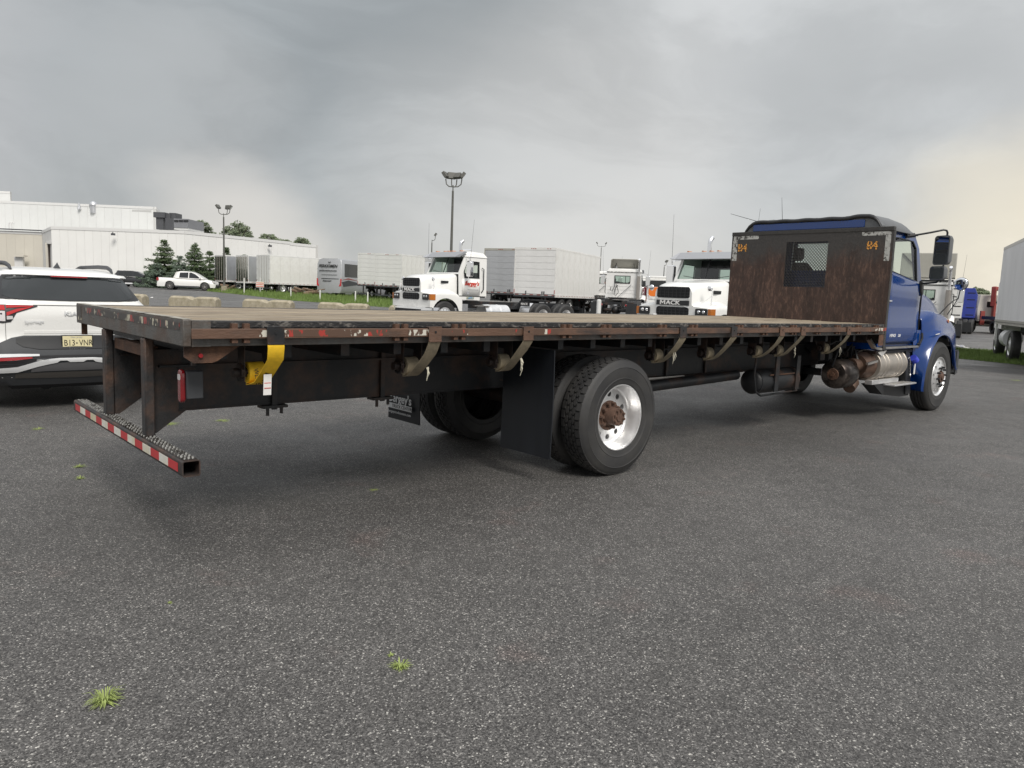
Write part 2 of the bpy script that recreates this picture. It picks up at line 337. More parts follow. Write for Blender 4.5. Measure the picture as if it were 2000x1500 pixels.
A['bluetruck'] = mat('flat_blue_paint', (.03, .05, .30), .4, var=.08)
A['orange'] = mat('orange_paint', (.75, .18, .02), .4)
A['wood'] = mat('scrap_wood', (.16, .11, .075), .9, var=.4, vscale=5)
A['brown'] = mat('brown_exhaust', (.12, .075, .055), .55, .3, var=.3, vscale=10)
A['plate'] = mat('pale_yellow_plate', (.72, .65, .40), .4, var=.05)
A['cladding'] = mat('grey_cladding', (.045, .048, .053), .5, var=.08)
A['satin'] = mat('satin_silver_trim', (.74, .75, .76), .35, .2)
A['interior'] = mat('dark_interior', (.012, .012, .014), .7)
A['seat'] = mat('grey_seat', (.05, .055, .06), .8)
A['reartape'] = tape_mat('worn_rear_tape', 1.07, 3.6, (.045, .04, .037), (.32, .05, .045), (.50, .47, .36))
A['sidetape'] = tape_mat('worn_side_tape', 1.02, 1.9, (.095, .055, .038), (.34, .04, .03), (.55, .53, .46))
A['fartape'] = tape_mat('trailer_tape', .3, 2.2, (.4, .4, .4), (.36, .15, .14), (.62, .62, .60))

# ---------------------------------------------------------------- mesh helpers
class MB:
    def __init__(s): s.v = []; s.f = []; s.mi = []; s.k = 0
    def mat(s, k): s.k = k; return s
    def add(s, vs, fs):
        b = len(s.v); s.v += [tuple(p) for p in vs]
        for f in fs: s.f.append(tuple(b+i for i in f)); s.mi.append(s.k)
        return s
    def box(s, x0, x1, y0, y1, z0, z1):
        vs = [(x, y, z) for z in (z0, z1) for y in (y0, y1) for x in (x0, x1)]
        return s.add(vs, [(0, 2, 3, 1), (4, 5, 7, 6), (0, 1, 5, 4), (2, 6, 7, 3), (0, 4, 6, 2), (1, 3, 7, 5)])
    def obox(s, c, ax, ay, az):
        """box from centre and three half-axis vectors"""
        c, ax, ay, az = map(Vector, (c, ax, ay, az))
        vs = [c+ax*i+ay*j+az*k for k in (-1, 1) for j in (-1, 1) for i in (-1, 1)]
        return s.add(vs, [(0, 2, 3, 1), (4, 5, 7, 6), (0, 1, 5, 4), (2, 6, 7, 3), (0, 4, 6, 2), (1, 3, 7, 5)])
    def beam(s, p, q, w, h, up=(0, 0, 1)):
        p, q, up = Vector(p), Vector(q), Vector(up)
        d = (q-p); L = d.length; d.normalize(); sd_ = d.cross(up)
        if sd_.length < 1e-4: sd_ = d.cross(Vector((1, 0, 0)))
        sd_.normalize(); u = sd_.cross(d)
        return s.obox((p+q)/2, d*L/2, sd_*w/2, u*h/2)
    def cyl(s, p, q, r, r2=None, n=12, caps=True):
        p, q = Vector(p), Vector(q); r2 = r if r2 is None else r2
        d = (q-p).normalized(); a = d.orthogonal().normalized(); b = d.cross(a)
        vs = []
        for c, rr in ((p, r), (q, r2)):
            for i in range(n):
                t = 2*PI*i/n; vs.append(c+(a*math.cos(t)+b*math.sin(t))*rr)
        fs = [(i, (i+1) % n, n+(i+1) % n, n+i) for i in range(n)]
        if caps: fs += [tuple(range(n))[::-1], tuple(range(n, 2*n))]
        return s.add(vs, fs)
    def tube(s, pts, r, n=8, caps=True):
        pts = [Vector(p) for p in pts]; rings = []
        prev = None
        for i, p in enumerate(pts):
            d = (pts[min(i+1, len(pts)-1)]-pts[max(i-1, 0)]).normalized()
            if prev is None: a = d.orthogonal().normalized()
            else:
                a = prev-d*prev.dot(d); a.normalize()
            prev = a; b = d.cross(a)
            rr = r[i] if isinstance(r, (list, tuple)) else r
            rings.append([p+(a*math.cos(2*PI*k/n)+b*math.sin(2*PI*k/n))*rr for k in range(n)])
        return s.loft(rings, True, caps)
    def loft(s, rings, closed=True, caps=False):
        n = len(rings[0]); vs = [p for r in rings for p in r]; fs = []
        for i in range(len(rings)-1):
            for k in range(n if closed else n-1):
                k2 = (k+1) % n
                fs.append((i*n+k, i*n+k2, (i+1)*n+k2, (i+1)*n+k))
        if caps: fs += [tuple(range(n))[::-1], tuple(range((len(rings)-1)*n, len(rings)*n))]
        return s.add(vs, fs)
    def prism(s, poly, axis, a, b):
        """poly: 2D points; axis 'x': (y,z), 'y': (x,z), 'z': (x,y)"""
        def P(p, t):
            return {'x': (t, p[0], p[1]), 'y': (p[0], t, p[1]), 'z': (p[0], p[1], t)}[axis]
        n = len(poly); vs = [P(p, a) for p in poly]+[P(p, b) for p in poly]
        fs = [(i, (i+1) % n, n+(i+1) % n, n+i) for i in range(n)]+[tuple(range(n))[::-1], tuple(range(n, 2*n))]
        return s.add(vs, fs)
    def ring(s, outer, inner, d):
        """frame between two matching point loops, thickened by vector d"""
        o = [Vector(p) for p in outer]; i = [Vector(p) for p in inner]; d = Vector(d); n = len(o)
        vs = o+i+[p+d for p in o]+[p+d for p in i]; fs = []
        for k in range(n):
            j = (k+1) % n
            fs += [(k, j, n+j, n+k), (2*n+k, 3*n+k, 3*n+j, 2*n+j), (k, 2*n+k, 2*n+j, j), (n+k, n+j, 3*n+j, 3*n+k)]
        return s.add(vs, fs)
    def lathe(s, prof, n=32, axis='y', c=(0, 0, 0), closed=False):
        """prof: (radius, height along axis)"""
        rings = []
        for r, h in prof:
            rg = []
            for k in range(n):
                t = 2*PI*k/n; a, b = r*math.cos(t), r*math.sin(t)
                p = {'y': (a, h, b), 'z': (a, b, h), 'x': (h, a, b)}[axis]
                rg.append((p[0]+c[0], p[1]+c[1], p[2]+c[2]))
            rings.append(rg)
        return s.loft(rings, True, False)
    def sphere(s, c, r, n=10, sc=(1, 1, 1)):
        pr = []; rings = []
        for i in range(n//2+1):
            t = PI*i/(n//2); rr = max(.002, math.sin(t))
            rings.append([(c[0]+r*sc[0]*rr*math.cos(2*PI*k/n), c[1]+r*sc[1]*rr*math.sin(2*PI*k/n), c[2]+r*sc[2]*math.cos(t)) for k in range(n)])
        return s.loft(rings, True, True)
    def mesh(s, name, mats, smooth=35):
        me = bpy.data.meshes.new(name); me.from_pydata(s.v, [], s.f)
        if not isinstance(mats, (list, tuple)): mats = [mats]
        for mm in mats: me.materials.append(mm)
        if len(mats) > 1: me.polygons.foreach_set('material_index', s.mi)
        bm = bmesh.new(); bm.from_mesh(me); bmesh.ops.recalc_face_normals(bm, faces=bm.faces); bm.to_mesh(me); bm.free()
        if smooth:
            me.polygons.foreach_set('use_smooth', [True]*len(me.polygons)); me.set_sharp_from_angle(angle=math.radians(smooth))
        me.update(); return me
    def build(s, name, mats, parent=None, smooth=35, bevel=0, world=False):
        if world and parent is not None:
            L = parent.location
            s.v = [(p[0]-L.x, p[1]-L.y, p[2]-L.z) for p in s.v]
        return inst(name, s.mesh(name, mats, smooth), parent, bevel=bevel)

def inst(name, me, parent=None, loc=(0, 0, 0), rot=(0, 0, 0), bevel=0, scale=None):
    o = bpy.data.objects.new(name, me); COL.objects.link(o)
    if parent is not None: o.parent = parent
    o.location = loc; o.rotation_euler = rot
    if scale: o.scale = scale
    if bevel:
        b = o.modifiers.new('bevel', 'BEVEL'); b.width = bevel; b.segments = 2; b.limit_method = 'ANGLE'; b.angle_limit = math.radians(40)
    return o
def thing(name, label, cat, loc=(0, 0, 0), rotz=0, group=None):
    o = bpy.data.objects.new(name, None); COL.objects.link(o); o.empty_display_size = .2
    o.location = loc; o.rotation_euler = (0, 0, rotz); o['label'] = label; o['category'] = cat
    if group: o['group'] = group
    return o
def tag(o, label=None, cat=None, group=None, kind=None):
    if label: o['label'] = label
    if cat: o['category'] = cat
    if group: o['group'] = group
    if kind: o['kind'] = kind
    return o
def copy_tree(o, parent=None, label=None):
    c = o.copy(); COL.objects.link(c); c.parent = parent
    if label: c['label'] = label
    for ch in list(o.children): copy_tree(ch, c)
    return c
def B(*a): return MB().box(*a)
def frame_rot(right, up):
    r = Vector(right).normalized(); u = Vector(up); u = (u-r*u.dot(r)).normalized(); nn = r.cross(u)
    return Matrix((r, u, nn)).transposed().to_euler()
def text(name, s_, size, parent, loc, right, up, m_, ext=.001, align='LEFT', bold=0, xs=1, shear=0):
    cu = bpy.data.curves.new(name, 'FONT'); cu.body = s_; cu.size = size; cu.extrude = ext; cu.align_x = align; cu.offset = bold; cu.shear = shear
    cu.resolution_u = 3
    t = bpy.data.objects.new('tmp', cu); COL.objects.link(t)
    bpy.context.view_layer.update()
    dg = bpy.context.evaluated_depsgraph_get()
    me = bpy.data.meshes.new_from_object(t.evaluated_get(dg)); me.materials.clear(); me.materials.append(m_)
    bpy.data.objects.remove(t)
    o = inst(name, me, parent, loc); o.rotation_euler = frame_rot(right, up); o.scale = (xs, 1, 1)
    return o

# ================================================================ GROUND
def sheet(name, us, ds, dz, mt, kind='structure', jitter=0):
    """a sheet following the ground over a fan of columns us and distances ds"""
    rings = []
    for d in ds: rings.append([gp(u, d, dz) for u in us])
    mb = MB().loft(rings, closed=False)
    o = inst(name, mb.mesh(name, mt, 0)); o['kind'] = kind; return o
def ground():
    mb = MB(); rs = [0, 3, 6, 9, 12, 15, 18, 22, 26, 30, 35, 40, 46, 52, 60, 70, 80, 90, 100, 115, 140, 180, 250, 400, 800, 1800]
    n = 120; rings = []
    for r in rs:
        rg = []
        for k in range(n):
            t = 2*PI*k/n; x, y = CAM.x+max(r, .01)*math.cos(t), CAM.y+max(r, .01)*math.sin(t)
            rg.append((x, y, gz(x, y) if r else 0))
        rings.append(rg)
    o = inst('ground', mb.loft(rings).mesh('ground', A['asphalt'], 60)); o['kind'] = 'structure'
ground()
def polysheet(name, near, far, n, dz, mt, kind='structure'):
    """strip between a near edge and a far edge, each a list of (u, d)"""
    def lerp(L, t):
        t *= len(L)-1; i = min(int(t), len(L)-2); f = t-i
        return (L[i][0]*(1-f)+L[i+1][0]*f, L[i][1]*(1-f)+L[i+1][1]*f)
    rings = []
    for j in range(7):
        s = j/6; rg = []
        for i in range(n+1):
            a, b = lerp(near, i/n), lerp(far, i/n)
            P, Q = gp(*a), gp(*b); p = P.lerp(Q, s); p.z = gz(p.x, p.y)+dz; rg.append(p)
        rings.append(rg)
    o = inst(name, MB().loft(rings, False).mesh(name, mt, 60)); o['kind'] = kind; return rings
polysheet('road', [(-900, 20), (1000, 22), (2000, 21.5), (3200, 16)], [(-900, 170), (1000, 170), (2000, 170), (3200, 150)], 40, .004, A['lane'])
GL = ([(405, 70), (556, 53), (640, 50), (770, 46), (900, 44)], [(395, 82), (520, 78), (640, 76), (770, 72), (900, 66)])
GR = ([(1790, 26), (1872, 24.6), (2000, 22.6), (2150, 20.6)], [(1790, 33.5), (1872, 31.6), (2000, 29.0), (2150, 26.5)])
gl = polysheet('grass_verge_ground', *GL, 30, .012, A['grassbase'])
gr_ = polysheet('grass_strip_ground', *GR, 20, .012, A['grassbase'])
def blades(name, rings, n, h, w, label, cat, seed):
    rnd = random.Random(seed); mb = MB(); nr, nc = len(rings)-1, len(rings[0])-1
    for k in range(n):
        a, b = rnd.random()*nr, rnd.random()*nc; i, j = min(int(a), nr-1), min(int(b), nc-1)
        fa, fb = a-i, b-j
        p = (rings[i][j].lerp(rings[i][j+1], fb)).lerp(rings[i+1][j].lerp(rings[i+1][j+1], fb), fa)
        cl = .55+.45*math.sin(p.x*1.3+2)*math.sin(p.y*1.7)+rnd.random()*.5
        edge = min(1, .45+min(fa+i, nr-fa-i)*.6)
        hh = h*(.4+.6*rnd.random())*max(.35, cl)*edge; t = rnd.random()*2*PI; lean = rnd.uniform(0, .6)*hh
        dx, dy = math.cos(t), math.sin(t); t2 = rnd.random()*2*PI; wx, wy = math.cos(t2)*w, math.sin(t2)*w
        mb.add([(p.x-wx, p.y-wy, p.z-.01), (p.x+wx, p.y+wy, p.z-.01), (p.x+dx*lean, p.y+dy*lean, p.z+hh)], [(0, 1, 2)])
    o = inst(name, mb.mesh(name, A['grass'], 0)); tag(o, label, cat, kind='stuff'); return o
blades('tall_grass', gl, 26000, .42, .022, 'rough green grass growing along the verge in front of the parked trailers', 'grass', 3)
blades('short_grass', gr_, 26000, .17, .014, 'bright green grass strip beyond the blue cab of the flatbed', 'grass', 4)
# painted line on the right
def line(name, u0, d0, u1, d1, w, mt, dz=.009):
    P, Q = gp(u0, d0), gp(u1, d1); d = (Q-P).normalized(); s = Vector((-d.y, d.x, 0))*w/2
    o = inst(name, MB().add([(P+s)+Vector((0, 0, dz)), (P-s)+Vector((0, 0, dz)), (Q-s)+Vector((0, 0, dz)), (Q+s)+Vector((0, 0, dz))], [(0, 1, 2, 3)]).mesh(name, mt, 0)); o['kind'] = 'structure'
line('painted_line', 1845, 37, 1946, 27.9, .16, A['whiteline'])
line('painted_line', 1880, 45, 2060, 44, .15, A['whiteline'])
line('painted_line', 230, 47, 520, 46, .15, A['whiteline'])

# ---- weeds in the asphalt
def weed(x, y, r, h, n, label, flat=.5, seed=1):
    rnd = random.Random(seed); mb = MB()
    for k in range(n):
        t = rnd.random()*2*PI; L = .72*r*(.3+.7*rnd.random()**1.5); up = .75*h*(.25+.75*rnd.random())*(1 if rnd.random() > flat else .25)
        d = Vector((math.cos(t), math.sin(t), 0)); s = Vector((-d.y, d.x, 0))*rnd.uniform(.0010, .0022)
        p0 = d*rnd.random()*r*.22; p1 = p0+d*L*.5+Vector((0, 0, up)); p2 = p0+d*L+Vector((0, 0, up*rnd.uniform(.35, .95)))
        mb.add([p0-s, p0+s, p1-s, p1+s, p2], [(0, 1, 3, 2), (2, 3, 4)])
    o = inst('weed_tuft', mb.mesh('weed_tuft', A['weed'], 0), None, (x, y, .001)); tag(o, label, 'weed', 'weeds growing through the asphalt')
weed(-.69, -1.21, .095, .055, 170, 'largest bright green weed tuft, in the bottom left corner of the asphalt', .35, 1)
weed(.31, -1.66, .075, .035, 110, 'yellow weed tuft near the bottom middle of the asphalt', .5, 2)
weed(.335, -1.55, .03, .015, 25, 'thin pale shoots just left of the yellow weed tuft', .8, 21)
weed(.04, 2.72, .09, .03, 70, 'upper of the two weed tufts left of the rear bumper bar', .6, 3)
weed(-.04, 2.31, .07, .03, 60, 'lower of the two weed tufts left of the rear bumper bar', .6, 4)
weed(.07, 4.66, .12, .02, 60, 'faint weed patch under the back of the white SUV', .8, 5)
weed(1.24, 4.33, .20, .02, 110, 'flat weed patch behind the right bumper post', .8, 6)
weed(1.80, 4.25, .16, .02, 90, 'flat weed patch under the rear deck beside the frame rail', .8, 7)
weed(1.66, .77, .07, .015, 40, 'faint flattened weed under the rear overhang before the mud flap', .8, 8)
weed(-.23, -.46, .03, .015, 22, 'tiny yellow sprout midway between bumper bar and the big weed tuft', .6, 9)
weed(12.17, 2.14, .22, .025, 90, 'weed patch on the asphalt beyond the front axle', .8, 10)
weed(19.1, .8, .28, .03, 90, 'weed patch at the right edge before the grass strip', .7, 11)

# ================================================================ WHEELS
def tyre_mesh(name, R_, w, kind, n=56):
    b = .295
    if kind == 'drive':
        prof = [(b, .03), (.302, .010), (.330, .004), (.345, .001), (.349, -.002), (.353, .001), (.40, -.003), (.44, -.001), (.444, -.004), (.449, .000), (.478, .010), (.496, .022), (R_-.010, .036), (R_-.012, .05)]
        prof += [(R_-.013, w/2)]
        full = prof+[(r, w-y) for r, y in prof[::-1][1:]]
        mb = MB().lathe(full, n)
        cols = 5; nb = 42; span = w-.085; cw = span/cols
        for c in range(cols):
            y0 = .0425+c*cw
            for k in range(nb):
                t0 = 2*PI*(k+(c % 2)*.5)/nb; dt = 2*PI/nb*.80; sk = .22*dt
                g = .005
                pts = [(t0, y0+g+cw*.22), (t0+sk, y0+g), (t0+dt-sk, y0+g), (t0+dt, y0+cw*.22+g), (t0+dt, y0+cw*.78-g), (t0+dt-sk, y0+cw-g), (t0+sk, y0+cw-g), (t0, y0+cw*.78-g)]
                if c in (0, cols-1):
                    e = 1 if c else 0
                    pts = [(t0, y0+g), (t0+dt, y0+g), (t0+dt, y0+cw-g), (t0, y0+cw-g)]
                    if c == 0: pts = [(t0, y0-.012), (t0+dt, y0-.012), (t0+dt, y0+cw-g), (t0, y0+cw-g)]
                    else: pts = [(t0, y0+g), (t0+dt, y0+g), (t0+dt, y0+cw+.012), (t0, y0+cw+.012)]
                m_ = len(pts); lo = []; hi = []
                for t, y in pts:
                    edge = .006*max(0, (abs(y-w/2)-span*.38)/(span*.12))
                    lo.append(((R_-.018)*math.cos(t), y, (R_-.018)*math.sin(t)))
                    hi.append(((R_-edge)*math.cos(t), y, (R_-edge)*math.sin(t)))
                mb.add(lo+hi, [tuple(range(m_, 2*m_))]+[(i, (i+1) % m_, m_+(i+1) % m_, m_+i) for i in range(m_)])
    else:
        prof = [(b, .03), (.302, .008), (.335, .003), (.345, -.001), (.36, .001), (.41, -.004), (.44, -.002), (.449, -.004), (.452, .001), (.484, .010), (.505, .026), (R_-.006, .040), (R_-.001, .055)]
        gs = [w*.33, w*.5]
        for g in gs[:1]: prof += [(R_, g-.006), (R_-.012, g-.004), (R_-.012, g+.004), (R_, g+.006)]
        prof += [(R_, w/2-.006), (R_-.012, w/2-.004)]
        full = prof+[(r, w-y) for r, y in prof[::-1]]
        mb = MB().lathe(full, n)
    return mb.mesh(name, A['rubber'], 28)
def disc_holes(mb, r0, r1, y0, y1, nh, rh, rc, th=.012, seg=3):
    """annular disc between radii, dished y0->y1, with nh round holes; real openings with walls"""
    def yy(r): return y0+(y1-y0)*(r-r0)/(r1-r0)
    for h in range(nh):
        ta, tb = 2*PI*(h-.5)/nh, 2*PI*(h+.5)/nh; tm = 2*PI*h/nh
        bd = [(r0, ta+(tb-ta)*i/4) for i in range(4)]+[(r0+(r1-r0)*i/4, tb) for i in range(4)]+[(r1, tb-(tb-ta)*i/4) for i in range(4)]+[(r1-(r1-r0)*i/4, ta) for i in range(4)]
        cxh, czh = rc*math.cos(tm), rc*math.sin(tm); o = []; i_ = []; w_ = []
        for r, t in bd:
            x, z = r*math.cos(t), r*math.sin(t); o.append((x, yy(r), z))
            d = Vector((x-cxh, z-czh)).normalized(); hx, hz = cxh+d.x*rh, czh+d.y*rh; hr = math.hypot(hx, hz)
            i_.append((hx, yy(hr), hz)); w_.append((hx, yy(hr)+th*3, hz))
        nn = len(bd)
        mb.add(o+i_+w_, [(k, (k+1) % nn, nn+(k+1) % nn, nn+k) for k in range(nn)]+[(nn+k, nn+(k+1) % nn, 2*nn+(k+1) % nn, 2*nn+k) for k in range(nn)])
    return mb
T_drive = tyre_mesh('drive_tyre', .52, .275, 'drive'); T_steer = tyre_mesh('steer_tyre', .52, .275, 'steer')
mb = MB().lathe([(.294, .035), (.297, .020), (.294, .013), (.287, .013), (.283, .024), (.282, .05), (.264, .075), (.262, .13), (.25, .150), (.243, .156)], 48)
disc_holes(mb, .13, .243, .150, .156, 10, .026, .195)
R_deep = mb.mesh('deep_dish_rim', A['alu'], 40)
R_backing = MB().cyl((0, .20, 0), (0, .21, 0), .262, n=24).mesh('brake_drum', A['interior'])
mb = MB().lathe([(.294, .035), (.297, .020), (.294, .010), (.286, .010), (.281, .022), (.268, .034), (.252, .034), (.244, .022)], 48)
disc_holes(mb, .175, .244, .002, .022, 10, .021, .212)
mb.lathe([(.175, .002), (.155, -.010), (.10, -.012)], 48)
R_front = mb.mesh('convex_rim', A['alu'], 40)
mb = MB().cyl((0, .17, 0), (0, .03, 0), .085, .078, 24).cyl((0, .165, 0), (0, .145, 0), .135, n=24)
for k in range(8):
    t = 2*PI*k/8; mb.cyl((.062*math.cos(t), .04, .062*math.sin(t)), (.062*math.cos(t), .012, .062*math.sin(t)), .011, n=6)
mb.cyl((0, .032, 0), (0, .02, 0), .035, n=16)
H_rear = mb.mesh('rusty_axle_hub', A['hub'])
mb = MB().cyl((0, .10, 0), (0, -.035, 0), .078, n=24).cyl((0, -.03, 0), (0, -.055, 0), .052, .044, n=16)
H_front = mb.mesh('front_hub', A['hub'])
mb = MB()
for k in range(10):
    t = 2*PI*(k+.5)/10; c_, s_ = math.cos(t), math.sin(t)
    mb.cyl((.1425*c_, .0, .1425*s_), (.1425*c_, -.055, .1425*s_), .017, n=6)
LUG = MB().cyl((.0, .0, 0), (0, -.05, 0), .017, .014, n=6).mesh('lug_nut', A['plastic'])
LUGR = MB().cyl((.0, .155, 0), (0, .105, 0), .017, .014, n=6).mesh('lug_nut_deep', A['hub'])
def wheel(parent, x, y, z, left=False, kind='rear', spin=0., detail=True):
    rz = PI if left else 0
    t = inst('wheel', T_drive if kind in ('rear', 'inner') else T_steer, parent, (x, y, z), (0, spin, rz))
    t.rotation_euler = Matrix.Rotation(rz, 3, 'Z').to_euler() if not spin else (Matrix.Rotation(rz, 3, 'Z')@Matrix.Rotation(spin, 3, 'Y')).to_euler()
    if kind == 'inner': return t
    if kind == 'rear':
        inst('rim', R_deep, t); inst('hub', H_rear, t); inst('brake_drum', R_backing, t)
        if detail:
            for k in range(10):
                a = 2*PI*(k+.5)/10; inst('lug_nut', LUGR, t, (.112*math.cos(a), 0, .112*math.sin(a)))
    else:
        inst('rim', R_front, t); inst('hub', H_front, t); inst('brake_drum', R_backing, t, (0, -.06, 0))
        if detail:
            for k in range(10):
                a = 2*PI*(k+.5)/10; inst('lug_nut', LUG, t, (.142*math.cos(a), -.006, .142*math.sin(a)))
    return t

# ================================================================ FLATBED TRUCK
FT = thing('flatbed_truck', 'blue cab flatbed truck with long weathered wooden deck and rusty steel headboard', 'truck', (0, 0, 0))
W, ZT, ZB, L = 2.44, 1.354, 1.21, 9.16
rnd = random.Random(11)
# deck planks run lengthwise, each its own board
npl = 17; y = .062; pw = (W-.124)/npl
for i in range(npl):
    z = ZT-.006+rnd.uniform(-.003, .002)
    mb = MB(); xs = [.045]+[.045+.42*k for k in range(1, 22)]+[L-.0]
    rings = []
    for x in xs:
        dz = rnd.uniform(-.0015, .0015); a, b = y+i*pw+.003, y+(i+1)*pw-.003
        rings.append([(x, a, z-.035), (x, a, z-.002+dz), (x, a+.004, z+dz), (x, b-.004, z+dz*.6), (x, b, z-.002+dz), (x, b, z-.035)])
    mb.loft(rings, True, True); mb.build('deck_plank', A['deck'], FT, 30)
# rear rail
B(0, .045, 0, W, ZB, ZT+.002).build('rear_rail', A['rail'], FT, bevel=.006)
mb = MB().box(.045, .075, .02, W-.02, ZB, ZB+.012).build('rear_rail_flange', A['rail'], FT)
t_ = inst('reflective_tape', MB().box(-.0025, -.001, .05, W-.25, 1.297, 1.337).mesh('rear_tape', A['reartape']), FT)
t_ = inst('reflective_tape', MB().box(-.0025, -.001, W-.16, W-.02, 1.235, 1.34).mesh('rear_tape', tape_mat('worn_corner_tape', 1.12, 1, (.045, .04, .035), (.5, .47, .36), (.5, .47, .36))), FT)
B(.0, .052, .01, W-.01, ZT+.0025, ZT+.006).build('edge_plate', mat('worn_bright_edge', (.36, .34, .29), .5, var=.35, vscale=18, col2=(.06, .045, .035), c2amt=.42, c2scale=9, c2sharp=.15), FT)
# side rails
spool_x = [.30, 1.36, 1.84, 2.92, 3.40, 4.17, 4.66, 5.47, 5.97, 6.6, 7.19, 7.7, 8.3, 8.85]
for sgn, y0 in ((1, 0), (-1, W)):
    def Y(v, y0=y0, sgn=sgn): return y0+sgn*v
    def bx(x0, x1, a, b, z0, z1): return MB().box(x0, x1, min(Y(a), Y(b)), max(Y(a), Y(b)), z0, z1)
    bx(.045, L, .002, .06, 1.311, ZT-.004).build('side_rail', A['dark_edge'], FT, bevel=.003)
    bx(.045, L, .0, .055, ZB, 1.258).build('side_channel', A['rail'], FT, bevel=.004)
    bx(.045, L, .02, .05, 1.257, 1.312).build('channel_web', A['black'], FT)
    rr = bx(.03, L-.05, -.045, -.033, 1.2545, 1.3095).build('rub_rail', A['rubrail'], FT, bevel=.0025)
    bx(.0451, .0455+.10, -.001, .003, ZB, ZT-.006).build('corner_plate', A['rail'], FT)
    me = bx(-.016, .016, -.033, .002, 1.229, 1.337).mesh('spool', A['rust'])
    for X in spool_x:
        for dx in (-.034, .034): inst('stake_pocket', me, FT, (X+dx, 0, 0))
    if sgn == 1:
        for x0, x1 in ((.40, 1.25), (1.4, 1.9), (2.35, 2.8), (8.6, 9.1)):
            bx(x0, x1, -.0468, -.0455, 1.263, 1.301).build('reflective_tape', A['sidetape'], FT)
# cross members and longitudinal sills
for k in range(23):
    x = .25+k*.395
    MB().box(x-.03, x+.03, .13, W-.13, 1.125, ZB+.001).build('crossmember', A['black'], FT)
for yy_ in (.775, 1.62):
    mb = MB().box(.10, 9.1, yy_+.012, yy_+.028, 1.03, 1.13).box(.10, 9.1, yy_-.03, yy_+.07, 1.02, 1.034)
    mb.build('deck_sill', A['black'], FT)
    mb = MB().box(.22, 12.25, yy_+.006, yy_+.016, .745, 1.02).box(.22, 12.25, yy_-.0, yy_+.075, .735, .747).box(.22, 12.25, yy_-.0, yy_+.075, 1.006, 1.018)
    mb.build('frame_rail', A['black'], FT)
# rail clamps
for X in (.85, 1.72, 3.15, 5.35, 6.1):
    MB().box(X-.018, X+.018, .755, .773, .70, 1.13).box(X-.09, X+.09, .74, .84, .712, .731).cyl((X-.05, .76, .66), (X-.05, .76, .72), .012, n=8).cyl((X+.05, .76, .67), (X+.05, .76, .72), .012, n=8).build('frame_clamp', A['blackrust'], FT)
# bumper posts, gussets, brace
for yy_ in (.70, 1.62):
    mb = MB().box(.0, .058, yy_, yy_+.085, .597, ZB-.002); mb.build('bumper_post', A['blackrust'], FT, bevel=.01)
for yy_ in (.79, 1.632):
    MB().prism([(.058, .605), (.085, .605), (.30, .76), (.30, 1.13), (.058, 1.13)], 'y', yy_-.008, yy_).build('gusset_plate', A['blackrust'], FT)
    MB().prism([(.30, .76), (.55, .76), (.55, .99), (.30, 1.13)], 'y', yy_-.004, yy_+.002).build('rail_plate', A['blackrust'], FT)
B(.058, .11, .80, 1.60, 1.075, 1.15).build('rear_brace', A['rust'], FT, bevel=.004)
B(.30, .312, .79, 1.60, .775, 1.075).build('hitch_panel', A['blackrust'], FT)
B(.25, .36, .79, 1.60, .762, .774).build('panel_flange', A['rust'], FT)
# hollow bumper bar
y0, y1, x0, x1, z0, z1 = -.045, 2.485, -.029, .067, .508, .598
def rsq(x0, x1, z0, z1, r, n=4):
    pts = []
    for cx_, cz_, a in ((x1-r, z1-r, 0), (x0+r, z1-r, 90), (x0+r, z0+r, 180), (x1-r, z0+r, 270)):
        for k in range(n+1):
            t = math.radians(a+90*k/n); pts.append((cx_+r*math.cos(t), cz_+r*math.sin(t)))
    return pts
o_, i_ = rsq(x0, x1, z0, z1, .014), rsq(x0+.006, x1-.006, z0+.006, z1-.006, .009)
mb = MB(); rings = [[(x, yv, z) for x, z in P] for P, yv in ((o_, y0), (o_, y1), (i_, y1), (i_, y0))]
rings.append(rings[0]); mb.loft(rings); mb.build('bumper_bar', A['blackrust'], FT, 30)
ns = 15; span = 2.40/ns
for k in range(ns):
    a = y1-.06-k*span
    st = MB().box(x0-.0022, x0-.0004, a-span+.001, a-.001, z0+.020, z1-.022)
    st.build('reflective_strip', A['redtape'] if k % 2 == 0 else A['whitetape'], FT)
mb = MB()
mb.box(x0+.012, x1-.010, y0+.02, y1-.02, z1+.0005, z1+.003)
grip = mb.build('grip_strip', mat('worn_grip_plate', (.13, .125, .12), .4, .6, var=.5, vscale=20, col2=(.03, .022, .018), c2amt=.5, c2scale=3), FT)
mb = MB()
for k in range(int((y1-y0-.06)/.026)):
    yv = y0+.035+k*.026
    for j in range(3):
        xv = x0+.020+j*.022+(k % 2)*.006; mb.beam((xv, yv-.006, z1+.006), (xv+.011, yv+.006, z1+.006), .004, .006)
g2 = mb.build('grip_teeth', A['silvertape'], grip); g2['kind'] = 'stuff'
